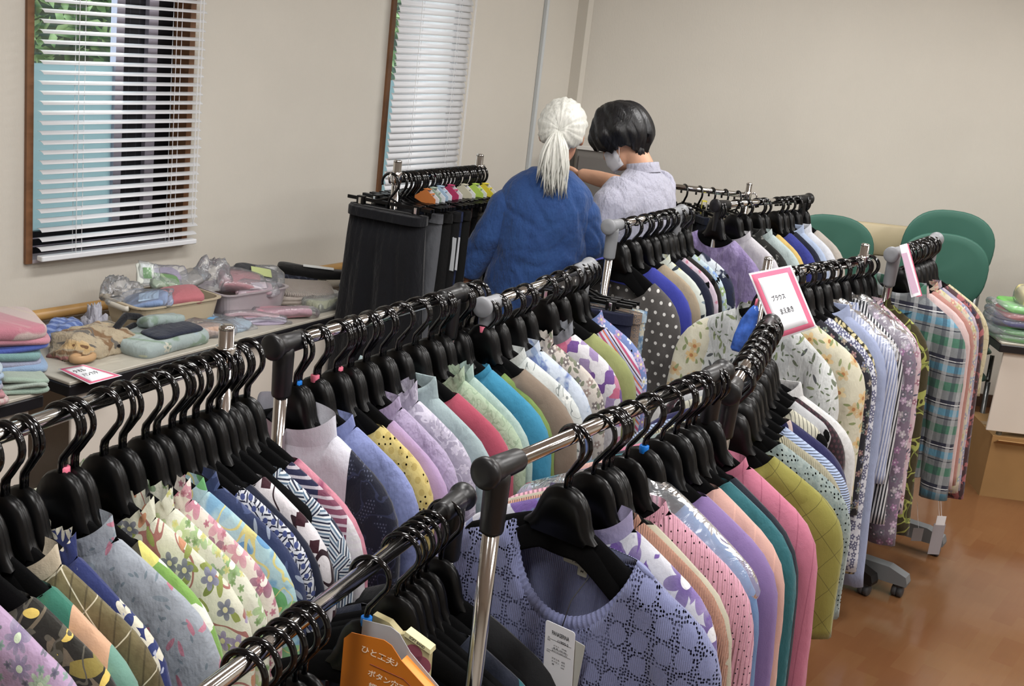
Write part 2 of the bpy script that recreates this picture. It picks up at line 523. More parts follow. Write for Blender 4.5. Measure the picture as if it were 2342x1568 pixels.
# window wall with its two openings
W1 = (2.35, 3.01, .865, 2.1)
W2 = (4.055, 4.535, .865, 2.1)
wl = MB()
TH = .16
def wbox(m, s0, s1, z0, z1, d0=0.0, d1=TH):
    m.box(((s0 + s1) / 2, (d0 + d1) / 2, (z0 + z1) / 2), (s1 - s0, d1 - d0, z1 - z0))
S0, S1 = -4.3, 5.6
for (a, b) in ((S0, W1[0]), (W1[1], W2[0]), (W2[1], S1)):
    wbox(wl, a, b, 0, CZ)
for w_ in (W1, W2):
    wbox(wl, w_[0], w_[1], 0, w_[2])
    wbox(wl, w_[0], w_[1], w_[3], CZ)
structure(on_wall(wl.obj('wall_left', M['wall'])), 'beige papered window wall')

M['screen'] = None
def screen_mat():
    n = NT('dark_insect_screen')
    sp = n.node('ShaderNodeSeparateXYZ', {0: n.obj()})
    f = n.m('LESS_THAN', n.m('FRACT', n.m('MULTIPLY', sp.outputs[0], 26)), .06)
    c = n.mix(f, S('#15161f'), S('#3a3a48'))
    p = n.node('ShaderNodeBsdfPrincipled', {'Base Color': c, 'Roughness': .6})
    n.put(n.out.inputs[0], p.outputs[0])
    return n.mat
M['screen'] = screen_mat()
def frosted_mat():
    n = NT('frosted_blue_glass')
    tr = n.node('ShaderNodeBsdfTranslucent', {'Color': S('#bccdd0')})
    p = n.node('ShaderNodeBsdfPrincipled', {'Base Color': S('#9fb4ba'), 'Roughness': .35})
    mx = n.node('ShaderNodeMixShader', {0: .35})
    n.t.links.new(tr.outputs[0], mx.inputs[1])
    n.t.links.new(p.outputs[0], mx.inputs[2])
    n.put(n.out.inputs[0], mx.outputs[0])
    return n.mat
M['frosted'] = frosted_mat()
def clear_mat():
    n = NT('clear_glass')
    t = n.node('ShaderNodeBsdfTransparent', {'Color': (.93, .97, .97, 1)})
    g = n.node('ShaderNodeBsdfGlossy', {'Roughness': .02})
    mx = n.node('ShaderNodeMixShader', {0: .06})
    n.t.links.new(t.outputs[0], mx.inputs[1])
    n.t.links.new(g.outputs[0], mx.inputs[2])
    n.put(n.out.inputs[0], mx.outputs[0])
    return n.mat
M['glass'] = clear_mat()

def window(idx, w_, lab, split):
    s0, s1, z0, z1 = w_
    root = bpy.data.objects.new('window_%d' % idx, None)
    COL.objects.link(root)
    structure(root, lab)
    root.matrix_world = WM
    def part(name, mb, mat):
        return mb.obj(name, mat, root)
    t = .024
    f = MB()
    wbox(f, s0, s0 + t, z0, z1, -.012, .15)
    part('jamb', f, M['wood_trim'])
    f = MB()
    wbox(f, s1 - t, s1, z0, z1, -.012, .15)
    part('jamb', f, M['wood_trim'])
    f = MB()
    wbox(f, s0 + t, s1 - t, z0, z0 + .012, -.012, .15)
    part('sill', f, M['sill'])
    f = MB()
    wbox(f, s0 + t, s1 - t, z1 - t, z1, -.012, .15)
    part('head', f, M['wood_trim'])
    a, b = s0 + t, s1 - t
    f = MB()
    wbox(f, a, b, z0 + .012, z0 + .085, .06, .10)
    bt = part('bottom_track', f, M['dark_alu'])
    f = MB()
    for zz in (z0 + .035, z0 + .062):
        wbox(f, a, b, zz, zz + .004, .056, .06)
    f.obj('track_lip', M['alu'], bt)
    g0 = z0 + .085
    if split:
        x1, x2, x3, x4 = split
        f = MB(); wbox(f, a, x1, g0, 1.49, .075, .081); part('frosted_pane', f, M['frosted'])
        f = MB(); wbox(f, a, x1, 1.49, z1 - t, .075, .081); part('clear_pane', f, M['glass'])
        f = MB(); wbox(f, x1, x2, g0, z1 - t, .06, .09); part('stile', f, M['alu'])
        f = MB(); wbox(f, x2, x3, g0, z1 - t, .085, .09); part('screen', f, M['screen'])
        f = MB(); wbox(f, x3, x4, g0, z1 - t, .065, .095); part('stile', f, M['alu'])
        f = MB(); wbox(f, x4, b, g0, z1 - t, .07, .10); part('side_track', f, M['dark_alu'])
    else:
        f = MB(); wbox(f, a, b, g0, 1.46, .075, .081); part('frosted_pane', f, M['frosted'])
        f = MB(); wbox(f, a, b, 1.46, z1 - t, .075, .081); part('clear_pane', f, M['glass'])
    return root
window(1, W1, 'sliding window with brown wooden frame and frosted lower pane', (2.735, 2.768, 2.872, 2.912))
window(2, W2, 'narrow window behind the closed blind', None)

def blind(lab, s0, s1, zb, pitch, n, tilt, wid, d, cords, wand):
    root = thing('venetian_blind', lab, 'blind', (0, 0, 0))
    root.matrix_world = WM @ Matrix.Translation((0, -d, zb))
    L = s1 - s0
    # one curved slat, shared
    V, F = [], []
    k = 5
    for sx in (s0, s1):
        for side in (0, 1):
            for i in range(k):
                u = (i / (k - 1) - .5) * wid
                zz = .0035 * (1 - (2 * u / wid) ** 2) - side * .0009
                V.append((sx, u * math.cos(tilt) - zz * math.sin(tilt), u * math.sin(tilt) + zz * math.cos(tilt)))
    for i in range(k - 1):
        F.append((i, i + 1, 2 * k + i + 1, 2 * k + i))
        F.append((k + i + 1, k + i, 3 * k + i, 3 * k + i + 1))
    F += [(0, k, k + 1, 1), (1, k + 1, k + 2, 2), (2, k + 2, k + 3, 3), (3, k + 3, k + 4, 4)]
    F += [(2 * k + i + 1, 3 * k + i + 1, 3 * k + i, 2 * k + i) for i in range(k - 1)]
    F += [(0, 2 * k, 3 * k, k), (k - 1, 2 * k - 1, 4 * k - 1, 3 * k - 1)]
    me = mesh('slat', V, F, M['blind'], True)
    for i in range(n):
        link('slat', me, root, (random.uniform(-.004, .004), 0, pitch * (i + 1)), (random.uniform(-.02, .02), 0, 0))
    MB().rbox(((s0 + s1) / 2, 0, 0), (L, .03, .017), .005).obj('bottom_rail', M['blind'], root)
    MB().rbox(((s0 + s1) / 2, 0, pitch * (n + 1) + .012), (L, .03, .03), .003).obj('head_rail', M['blind'], root)
    top = pitch * (n + 1)
    for c in cords:
        m = MB()
        for (dx, dy) in ((0, -wid * .45), (.004, wid * .45), (.028, -.004)):
            m.tube([(c + dx, dy, .005), (c + dx, dy, top)], .0011, 5)
        m.obj('ladder_cord', M['cord'], root)
    if wand:
        a, b, z0_ = wand
        MB().tube([(a, -.03, top), (a, -.03, z0_), ((a + b) / 2, -.03, z0_ - .03), (b, -.03, z0_), (b, -.03, top)], .0016, 5).obj('pull_cord', M['cord'], root)
    return root
blind('white venetian blind with open slats on the left window', 2.372, 3.012, .889, .0309, 36, math.radians(20), .027, .05, (2.50, 2.885), (2.968, 2.982, .10))
blind('white venetian blind with closed slats on the narrow window', 4.052, 4.548, .885, .0275, 41, math.radians(62), .032, .05, (4.18, 4.44), (4.53, 4.538, .2))

# handrail on the window wall
hr = thing('handrail', 'round light wooden handrail along the wall under the windows', 'handrail')
hr.matrix_world = WM
MB().tube([(1.2, -.06, .705), (4.6, -.06, .705)], .019, 12).obj('rail', M['rail_wood'], hr, True)
for s_ in (1.6, 2.3, 3.0, 3.72, 4.4):
    MB().tube([(s_, 0, .66), (s_, -.05, .66), (s_, -.06, .69)], .009, 8).obj('bracket', M['grey_steel'], hr, True)
MB().tube([(1.2, -.045, .635), (4.6, -.045, .635)], .019, 12).obj('lower_rail', simple('grey_rail', '#8b8478', .5), hr, True)
# conduit and the corner strip
cd = MB().rbox((5.205, -.011, CZ / 2), (.02, .022, CZ), .004).obj('pipe_conduit', simple('pale_conduit', '#c6cbcd', .5))
on_wall(cd)
tag(cd, 'thin white vertical conduit on the wall near the corner', 'conduit')
structure(on_wall(MB().box((5.535, -.03, CZ / 2), (.05, .06, CZ)).obj('trim_1', M['wall'])), 'boxed strip in the corner')
structure(MB().box(((CX + RX) / 2, CY - .006, .035), (RX - CX, .012, .07)).obj('baseboard_back', simple('brown_baseboard', '#4a3527', .5)), 'brown baseboard along the back wall')

# outside the windows: ground and a hedge of leaves
gr = on_wall(MB().box((4, 5.1, -.45), (30, 9.8, .1)).obj('ground', simple('garden_soil', '#6b6a55', .9)))
structure(gr, 'garden ground outside the window')
def leaf_mat():
    n = NT('green_leaves')
    r = n.node('ShaderNodeObjectInfo').outputs['Random']
    nz = n.noise(n.obj(), 9, 1).outputs[0]
    c = n.ramp(nz, [(.3, S('#2c3d2a')), (.48, S('#64804e')), (.66, S('#c2d69c'))])  # pale end of the leaf colour paints in sun highlights
    d = n.node('ShaderNodeBsdfDiffuse', {'Color': c})
    t = n.node('ShaderNodeBsdfTranslucent', {'Color': c})
    mx = n.node('ShaderNodeMixShader', {0: .4})
    n.t.links.new(d.outputs[0], mx.inputs[1])
    n.t.links.new(t.outputs[0], mx.inputs[2])
    n.put(n.out.inputs[0], mx.outputs[0])
    return n.mat
M['leaf'] = leaf_mat()
rg = np.random.RandomState(3)
for hi, (hs, hl) in enumerate((((3.4, 1.9), 'leafy green shrub outside the left window'), ((6.9, 2.3), 'leafy green shrub outside the narrow window'))):
    hb = thing('garden_shrub', hl, 'shrub')
    hb.matrix_world = WM @ Matrix.Translation((hs[0], hs[1], -.4))
    V, F = [], []
    for i in range(14000):
        c = rg.normal(size=3)
        c = c / np.linalg.norm(c) * rg.uniform(.55, 1.0) ** .5
        p = np.array([c[0] * 1.15, c[1] * .75, 1.55 + c[2] * 1.4])
        a = rg.normal(size=3); a /= np.linalg.norm(a)
        b = np.cross(a, rg.normal(size=3)); b /= np.linalg.norm(b)
        l, w_ = rg.uniform(.035, .06), rg.uniform(.016, .026)
        k = len(V)
        V += [p - a * l, p + b * w_, p + a * l, p - b * w_]
        F.append((k, k + 1, k + 2, k + 3))
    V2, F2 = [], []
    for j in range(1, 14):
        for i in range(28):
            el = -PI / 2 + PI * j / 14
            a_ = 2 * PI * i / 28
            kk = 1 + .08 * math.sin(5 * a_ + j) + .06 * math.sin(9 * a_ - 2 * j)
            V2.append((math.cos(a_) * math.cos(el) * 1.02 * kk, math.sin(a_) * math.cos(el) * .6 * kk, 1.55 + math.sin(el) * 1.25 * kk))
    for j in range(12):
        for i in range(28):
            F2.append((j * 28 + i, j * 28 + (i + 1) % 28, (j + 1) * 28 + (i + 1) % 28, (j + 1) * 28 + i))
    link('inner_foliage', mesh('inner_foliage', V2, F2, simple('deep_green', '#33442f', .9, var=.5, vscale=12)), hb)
    fo = link('foliage', mesh('foliage', V, F, M['leaf'], False), hb)
    fo['kind'] = 'stuff'
    MB().tube([(0, 0, 0), (.03, .02, .7), (-.02, 0, 1.4)], [.05, .04, .025], 8).obj('trunk', simple('bark', '#4c3b2c', .9), hb, True)
# framed panel and low cabinet on the back wall
pn = thing('wall_panel', 'black framed white panel high on the back wall', 'panel', (0.33, CY - .012, 1.99))
MB().box((0, 0, .17), (.2, .02, .34)).obj('frame', simple('black_frame', '#1c1a1a', .5), pn)
MB().box((0, -.008, .176), (.184, .02, .33)).obj('face', M['wall'], pn)
lc = thing('low_cabinet', 'dark grey cabinet with white top edge behind the two people', 'cabinet', (.335, CY - .2, 0))
MB().rbox((0, 0, .59), (.25, .36, 1.18), .004).obj('body', simple('dark_grey_cabinet', '#6d6964', .6), lc)
MB().rbox((0, 0, 1.19), (.26, .38, .02), .004).obj('top', simple('pale_cabinet_top', '#c9c6c0', .5), lc)
MB().rbox((0.002, -.186, .6), (.23, .012, 1.1), .003).obj('door', simple('grey_door', '#66625e', .6), lc)
# ------------------------------------------------------------------ garment racks
RACK = {}
def make_rack(key, near, far, z, label, joint='black', ext0=0.0, ext1=0.0, style='cap', bar_r=.0135, post_r=.0145, legs=True, base=True):
    n3, f3 = Vector((*near, z)), Vector((*far, z))
    if style == 'cap':
        ext0 += .02
        ext1 += .01
    d = (f3 - n3).normalized()
    L = (f3 - n3).length
    az = math.atan2(d.x, d.y)
    root = thing('garment_rack', label, 'clothes rack', (n3.x, n3.y, 0), -az)
    jm = M['black_joint'] if joint == 'black' else M['grey_joint']
    bm = M['black_joint'] if joint == 'black' else M['grey_base']
    MB().tube([(0, -ext0, z), (0, L + ext1, z)], bar_r, 16).obj('bar', M['chrome'], root, True)
    for i, y in enumerate((-ext0, L + ext1)):
        sg = -1 if i == 0 else 1
        py = y - sg * (.028 if style == 'cap' else .0)
        top = z if style == 'cap' else z + .055
        MB().tube([(0, py, .1), (0, py, top)], post_r, 16).obj('post', M['chrome'], root, True)
        if style == 'cap':
            # T joint: sleeve with a domed end disc, and a vertical socket
            R90 = Matrix.Rotation(-sg * PI / 2, 3, 'X')
            j = MB().lathe([(.0178, -.085), (.0195, -.08), (.0215, -.02), (.0205, -.016), (.022, -.012), (.021, -.008), (.0245, 0), (.027, .004), (.027, .012), (.0235, .016), (.01, .017)], (0, y, z), 24, R90)
            j.lathe([(.0185, -.11), (.020, -.105), (.0215, -.02), (.02, 0)], (0, py, z), 20)
            j.obj('end_joint', jm, root, True)
        else:
            cp = MB().lathe([(.0145, -.004), (.0145, .002), (.011, .005)], (0, py, top), 16)
            cp.obj('post_cap', M['chrome'], root, True)
            cl = MB().lathe([(.0175, -.02), (.019, -.018), (.019, .018), (.0175, .02)], (0, py, z), 16)
            cl.obj('clamp', M['chrome'], root, True)
            MB().tube([(0, py + sg * .012, z + .012), (0, py + sg * .034, z + .015), (0, py + sg * .043, z), (0, py + sg * .036, z - .016), (0, py + sg * .016, z - .02)], .004, 8).obj('hook_loop', M['chrome'], root, True)
        if base:
            leg = MB()
            prof = [(-.27, .062), (-.262, .085), (-.2, .105), (.2, .105), (.262, .085), (.27, .062), (.268, .05), (.2, .048), (-.2, .048), (-.268, .05)]
            leg.prism(prof, py - .024, py + .024)
            lo = leg.obj('base_leg', bm, root)
            for sx in (-1, 1):
                w = MB()
                Ry = Matrix.Rotation(PI / 2, 3, 'Y')
                w.lathe([(.017, -.019), (.021, -.016), (.021, -.003), (.017, 0)], (sx * .238, py, .0215), 14, Ry)
                w.lathe([(.017, 0), (.021, .003), (.021, .016), (.017, .019)], (sx * .238, py, .0215), 14, Ry)
                w.lathe([(.006, -.002), (.006, .03)], (sx * .238, py, .024), 8)
                w.rbox((sx * .238, py + .004, .04), (.03, .034, .018), .006)
                w.obj('caster', M['rubber'], lo, True)
    if base:
        MB().tube([(0, .03 - ext0, .085), (0, L + ext1 - .03, .085)], .011, 10).obj('lower_tube', M['grey_steel'], root, True)
    RACK[key] = (n3, d, L, az, root)
    return root

make_rack('A', (-.445, 1.08), (-.063, 2.083), .97, 'chrome rack with black joints nearest the camera, at bottom left', ext0=.3)
make_rack('B', (-.86, 1.29), (-.516, 2.143), 1.17, 'leftmost chrome rack with bare post ends beside the long table', style='pin', ext0=.2)
make_rack('C', (.0085, 1.837), (.446, 2.528), 1.14, 'chrome rack with black joints carrying the knit tops in the foreground', ext0=.02)
make_rack('D', (-.456, 2.358), (-.149, 2.964), 1.14, 'black jointed rack of plain pastel tops in front of the black skirts')
make_rack('E', (-.072, 3.006), (.197, 3.63), 1.11, 'grey jointed rack in front of the person in blue', 'grey')
make_rack('F', (.285, 4.052), (.561, 4.546), 1.17, 'grey jointed rack with the polka dot top, before the person in white', 'grey')
make_rack('G', (.779, 5.052), (1.245, 5.574), 1.14, 'black jointed rack with the lilac top, nearest the green chairs')
make_rack('H', (.735, 3.65), (1.142, 4.117), 1.14, 'chrome post rack of printed blouses behind the pink bordered sign', style='pin')
make_rack('I', (.492, 2.608), (.696, 3.285), 1.08, 'black jointed rack behind the foreground knit rack')
make_rack('J', (1.237, 4.10), (1.502, 4.522), 1.18, 'grey jointed rack with the green plaid shirt at the aisle', 'grey')
make_rack('K', (-.4626, 4.244), (-.2016, 4.679), 1.22, 'chrome rack of black skirts and trousers by the wall', style='pin')
make_rack('L', (.55, 5.79), (1.013, 5.764), 1.10, 'chrome rack of trousers against the back wall', style='pin')

# ------------------------------------------------------------------ hangers
def arm_top(x):
    x = abs(x)
    if x < .055:
        return -.162
    u = (x - .055) / .155
    return -.162 - .078 * u ** 1.12
def hanger_meshes():
    out = {}
    pts = []
    for i in range(23):
        a = math.radians(200 - 245 * i / 22)
        pts.append((.033 * math.cos(a), 0, -.0185 + .033 * math.sin(a)))
    pts += [(.012, 0, -.058), (.002, 0, -.071), (0, 0, -.08), (0, 0, -.108)]
    V, F = sweep(pts, .005, 8)
    out['hook'] = mesh('hook', V, F, M['black_gloss'])
    pts2 = pts[:-1] + [(0, 0, -.125)]
    out['hook_long'] = out['hook']
    # neck dome
    for nm, prof in (('neck', [(0, .072), (.014, .0708), (.028, .0655), (.039, .056), (.047, .043), (.0525, .028), (.0565, .014), (.064, .001), (.078, -.012)]),
                     ('neck_square', [(0, .068), (.012, .068), (.024, .067), (.030, .063), (.034, .050), (.042, .030), (.054, .010), (.072, -.004), (.080, -.012)])):
        top = [(-x, -.166 + z) for x, z in prof[::-1]] + [(x, -.166 + z) for x, z in prof[1:]]
        V, F = [], []
        for (x, z) in top:
            ht = max(.004, (z + .19))
            cx, cz = x * .78, -.19 + ht * .72
            V += [(x, 0, z), (x * .97, -.0065, z - .004), (cx, -.0105, cz), (cx * .9, -.0105, -.19), (cx * .9, .0105, -.19), (cx, .0105, cz), (x * .97, .0065, z - .004)]
        k = 7
        for i in range(len(top) - 1):
            for j in range(k):
                F.append((i * k + j, i * k + (j + 1) % k, (i + 1) * k + (j + 1) % k, (i + 1) * k + j))
        out[nm] = mesh(nm, V, F, M['black_satin'])
    xs = [-.212, -.208] + [-.2 + .02 * i for i in range(21)] + [.208, .212]
    rings = []
    for x in xs:
        zt = arm_top(x)
        e = 1 if abs(x) < .205 else (.75 if abs(x) < .21 else .3)
        hgt = (.060 - .10 * max(0, abs(x) - .03)) * e
        zm = zt - (.060 - .10 * max(0, abs(x) - .03)) / 2
        th = (.0075 + .008 * (abs(x) / .21) ** 2) * (e * .5 + .5)
        rings.append([(x, th * math.cos(a) if abs(math.cos(a)) > .1 else 0, zm + hgt / 2 * math.sin(a)) for a in [PI / 2 + 2 * PI * j / 10 for j in range(10)]])
    V, F = loft(rings)
    out['arms'] = mesh('arms', V, F, M['black_flock'])
    b = MB()
    b.lathe([(.0085, -.008), (.0095, -.007), (.0095, .007), (.0085, .008)], (0, 0, -.096), 10)
    out['mark'] = b
    # clip hanger
    c = MB()
    c.rbox((0, 0, -.09), (.33, .008, .012), .002)
    c.tube([(-.05, 0, -.087), (0, 0, -.07), (.05, 0, -.087)], .004, 6)
    out['clip_bar'] = c.me('clip_bar', M['black_satin'])
    c = MB()
    c.rbox((0, 0, -.105), (.03, .02, .05), .003)
    out['clip'] = c.me('clip', M['black_satin'])
    c = MB()
    c.rbox((0, -.0005, -.1), (.012, .0235, .03), .002)
    out['clip_spring'] = c.me('clip_spring', M['chrome'])
    return out
HM = hanger_meshes()
mk = HM['mark']
HM['mark_blue'] = mk.me('size_marker', M['marker_blue'], True)
HM['mark_pink'] = mk.me('size_marker', M['marker_pink'], True)

def at(key, t):
    n3, d, L, az, root = RACK[key]
    p = n3 + d * t
    return p, az
def hanger(key, t, label, group, jit=None, mark=None, square=False, clip=False, flip=False, drop=0.0, lift=0.0):
    p, az = at(key, t)
    rz = -az + (jit if jit is not None else random.uniform(-.09, .09))
    h = thing('clothes_hanger', label, 'hanger', (p.x, p.y, p.z - drop), rz + (PI if flip else 0), group)
    link('hook', HM['hook'], h)
    if clip:
        link('clip_bar', HM['clip_bar'], h)
        for sx in (-1, 1):
            c = link('clip', HM['clip'], h, (sx * clip, 0, 0))
            link('clip_spring', HM['clip_spring'], c)
    else:
        nk = link('neck', HM['neck_square' if square else 'neck'], h, (0, 0, lift))
        if key != 'C':
            nk.scale.x = .86
        link('arms', HM['arms'], h, (0, 0, lift))
    if mark:
        link('size_marker', HM['mark_' + mark], h, (0, 0, lift * .8))
    return h, rz
# ------------------------------------------------------------------ garments on hangers
def fold_fn(seed):
    r = random.Random(seed)
    ks = [(r.uniform(1.2, 4.5), r.uniform(0, 6.28), r.uniform(.4, 1)) for _ in range(4)]
    return lambda a: sum(w * math.sin(k * a * 2 + p) for k, p, w in ks) / 2.5

LIFT = {'E': .045, 'F': .03, 'G': .05, 'H': .05, 'J': .03}
from mathutils import noise as mnoise
def body_mesh(name, mat, W=.215, n=.085, L=.66, T=.02, sf=.05, sb=.012, flare=.02, seed=0, fold=.010, over=.007, vneck=False):
    fn = fold_fn(seed)
    C, R_ = 45, 24
    V = []
    for side, sc in ((-1, sf), (1, sb)):
        for i in range(R_):
            t = i / (R_ - 1)
            b = t ** 1.7
            for j in range(C):
                a = -1 + 2 * j / (C - 1)
                a = math.copysign(abs(a) ** .9, a)
                x0 = a * W
                ax = abs(x0)
                if ax < n:
                    q = ax / n
                    if vneck and side < 0:
                        zt = arm_top(n) + over - sc * (1 - q)
                    else:
                        zt = arm_top(n) + over - sc * (1 - q * q) ** .6
                else:
                    zt = arm_top(ax) + over
                    if ax > W - .03:
                        zt -= .02 * ((ax - W + .03) / .03) ** 2
                w = W * (1 - .10 * sstep(0, .3, b)) + flare * b
                x = a * w
                z = zt + (-L - zt) * b
                dep = zt - z
                g = min(1, dep / .03) ** .5
                if ax < n:
                    g = max(g, .95 * (1 - (ax / n) ** 2) ** .5)
                y = T * g * max(0, 1 - abs(a) ** 5) ** .5 * (1 + .35 * b)
                f = fn(a) * fold * min(1, dep / .22) + mnoise.noise(Vector((x * 13 + seed, z * 8, seed * .7))) * .005 * min(1, dep / .06)
                edge = max(0, 1 - abs(a) ** 8)
                y = side * y + f * edge
                V.append((x, y, z))
    F = grid_faces(R_, C) + grid_faces(R_, C, R_ * C, True)
    me = mesh(name, V, F, mat)
    return me

def sleeve_mesh(name, mat, sx, W=.215, SL=.45, r0=.05, r1=.062, r2=.05, T=.021, seed=0, over=.007, drop=.0, cuff=False, fold=.004):
    fn = fold_fn(seed + 77)
    xs = W - .062
    zs = arm_top(xs) + over
    sl = math.atan2(arm_top(W) - arm_top(W - .05), .05)
    nx, nz = math.sin(sl), -math.cos(sl)
    c = [xs + nx * r0, zs + nz * r0]
    N, K = 20, 14
    rings = []
    th0, th1 = sl, math.radians(-84)
    total = .15 + SL
    for i in range(N):
        s = total * (i / (N - 1)) ** 1.15
        if i:
            ds = s - ps
            th = th0 + (th1 - th0) * sstep(0, .17, ps + ds / 2)
            c[0] += math.cos(th) * ds
            c[1] += math.sin(th) * ds
        ps = s
        th = th0 + (th1 - th0) * sstep(0, .17, s)
        r = r0 + (r1 - r0) * sstep(0, .12, s) + (r2 - r1) * sstep(.12, total, s)
        tt = T * (.75 + .35 * sstep(0, .1, s)) * (1 - .2 * sstep(.2, total, s))
        if cuff and s > total - .05:
            r *= .8
            tt *= .85
        pnx, pnz = -math.sin(th), math.cos(th)
        ring = []
        for j in range(K):
            a = 2 * PI * j / K
            u = math.cos(a) * r
            v = math.sin(a) * tt
            v += fn(u * 18 + s * 9) * fold * sstep(.05, .2, s) + mnoise.noise(Vector((u * 22 + seed, s * 14, a))) * .006 * sstep(.03, .14, s)
            ring.append((sx * (c[0] + pnx * u), v, c[1] + pnz * u))
        rings.append(ring if sx > 0 else ring[::-1])
    V, F = loft(rings, True, True)
    return mesh(name, V, F, mat)

def neck_loop(n, T, sf, sb, over, m=48, vneck=False):
    pts = []
    for i in range(m):
        a = 2 * PI * i / m
        x = n * math.cos(a)
        s = math.sin(a)
        side = 1 if s > 0 else -1
        sc = sb if s > 0 else sf
        q = abs(math.cos(a))
        z = arm_top(n) + over - (sc * (1 - q) if (vneck and s < 0) else sc * (max(0, 1 - q * q)) ** .6)
        y = side * T * .95 * abs(s)
        pts.append((x, y, z))
    return pts
def collar_mesh(name, mat, kind, n, T, sf, sb, over, h=.03, seed=0, vneck=False):
    base = neck_loop(n, T, sf, sb, over, 336 if kind == 'rib' else 64, vneck)
    m = len(base)
    V, F = [], []
    if kind == 'rib':          # flat knitted band around the neckline, ribbed for real
        rows = 6
        for k in range(rows):
            q = k / (rows - 1)
            for i, (x, y, z) in enumerate(base):
                s = math.sin(2 * PI * i / m)
                out = h * q
                a = 2 * PI * i / m
                rib = .0013 * (1 if (i // 2) % 2 else -1)
                V.append((x + math.cos(a) * out * 1.0, y + (math.copysign(1, s) * (.0045 * math.sin(PI * min(1, q * 1.2)) + rib) if abs(s) > .02 else 0), z + .002 - out * (.85 if s < 0 else .55) * abs(s) ** .7 - out * .4 * (1 - abs(s))))
    elif kind in ('stand', 'frill'):
        rows = 5
        for k in range(rows):
            q = k / (rows - 1)
            for i, (x, y, z) in enumerate(base):
                a = 2 * PI * i / m
                fr = (math.sin(i * 1.9 + seed) * .004 + math.sin(i * .9) * .003) * q if kind == 'frill' else 0
                V.append((x * (1 - .10 * q), y * (1 + .5 * q) + fr, z + h * (.8 if kind == 'stand' else 1) * q + (fr if kind == 'frill' else 0)))
    elif kind == 'shirt':      # stand, then the fall folded outwards
        prof = [(0, 0), (-.03, .5), (-.06, 1.0), (.02, 1.06), (.10, .75), (.2, .1), (.3, -.45)]
        rows = len(prof)
        for (o, q) in prof:
            for i, (x, y, z) in enumerate(base):
                a = 2 * PI * i / m
                fallk = 1 + (.5 if math.sin(a) < -.2 else 0)
                oy = math.sin(a) * max(0, o) * .05
                V.append((x * (1 + o * .55), y * (1 + max(0, o) * 1.2) + oy * .5, z + h * (q if q > 0 else q * fallk)))
    for k in range(rows - 1):
        for i in range(m):
            F.append((k * m + i, k * m + (i + 1) % m, (k + 1) * m + (i + 1) % m, (k + 1) * m + i))
    return mesh(name, V, F, mat)

GARMENTS = {}
SPOTS = {}
def spares(key, label, group, count):
    sp = SPOTS.get(key, [])
    rr = random.Random(len(label))
    marks = {2: 'pink', 5: 'pink'} if key in 'BDEHJ' else {}
    for i in range(count):
        t, jit, T = sp[int((i + .5) * len(sp) / count) % len(sp)]
        o = (.007 if i % 2 else -.007) * (T / .026)
        if i >= 2 * len(sp):
            o *= .5
        h, rz = hanger(key, t + o, label, group, jit + rr.uniform(-.015, .015), marks.get(i), lift=LIFT.get(key, 0))
        for c in h.children:
            if c.name.startswith('arms'):
                c.scale = (.66, .4, 1)
                c.location.z = LIFT.get(key, 0) - .004
            elif c.name.startswith('hook'):
                c.rotation_euler.z = rr.uniform(-.45, .45)

def garment(key, t, name, desc, mat, cat=None, collar=None, cmat=None, smat=None, h=.028, sleeves=True, hang=True, mark=None, square=False, jit=None, cover=None, W=.235, n=.105, L=.66, T=.02, sf=.05, sb=.012, SL=.42, seed=None, cuff=False, fold=.010, flare=.02, r1=.062, r2=.05, vneck=False, over=.007, buttons=None):
    sd = seed if seed is not None else zlib.crc32((key + '%.3f' % t).encode()) % 9999
    p, az = at(key, t)
    T = max(T, .021)
    jit = jit if jit is not None else random.Random(sd).uniform(-.06, .06)
    SPOTS.setdefault(key, []).append((t, jit, T))
    if hang:
        hanger(key, t, 'black hanger holding the ' + desc, None, jit, mark, square, lift=LIFT.get(key, 0))
    g = thing(name, desc, cat or name.replace('_', ' '), p + Vector((0, 0, LIFT.get(key, 0))), -az + jit)
    link('body', body_mesh('body', mat, W, n, L, T, sf, sb, flare, sd, fold, over, vneck), g)
    if sleeves:
        for sx in (1, -1):
            link('sleeve', sleeve_mesh('sleeve', smat or mat, sx, W, SL, .05, r1, r2, T * 1.02, sd + sx, over, cuff=cuff), g)
    if collar:
        link('collar', collar_mesh('collar', cmat or mat, collar, n, T, sf, sb, over, h, sd, vneck), g)
    if cover:
        # clear dust cover over the shoulders
        o = link('dust_cover', body_mesh('dust_cover', M['film'], W + .05, .02, cover, T * 1.5, 0, 0, .03, sd + 5, .012, .016), g)
    GARMENTS[desc] = g
    return g
# ------------------------------------------------------------------ the clothes, rack by rack (near end first)
f_ = fabric
b0 = .402
# left rack beside the table
garment('B', b0 + -0.140, 'blouse', 'lilac blouse with printed green succulents', f_('#b79abd', ('flower', 16, 8, .42, ['#8fae8c', '#9fb99a', '#7c6a94'], '#cfe0c0'), ('flower', 34, 5, .3, ['#4d4a66', '#6f8f86'], None, .5)), collar='stand', T=.026, SL=.35, W=0.240)
garment('B', b0 + -0.090, 'blouse', 'black blouse with golden peacock feather print', f_('#26241f', ('vine', 9, .02, '#6f6350'), ('leaf', 13, .55, .2, ['#8a7a2e', '#3a3628']), ('leaf', 13, .22, .1, ['#e0c04a']), ('vine', 24, .03, '#5a564a')), T=.026, W=0.240, SL=.3, n=.125)
garment('B', b0 + -0.045, 'blouse', 'colour block blouse in green, peach and sea green', f_('#2f7a66', ('ramp', 'x', [(0.0, '#2f7a66'), (.165, '#d8a883'), (.235, '#6fa090')]), crease=.2), T=.024, W=0.240, SL=.3, n=.125)
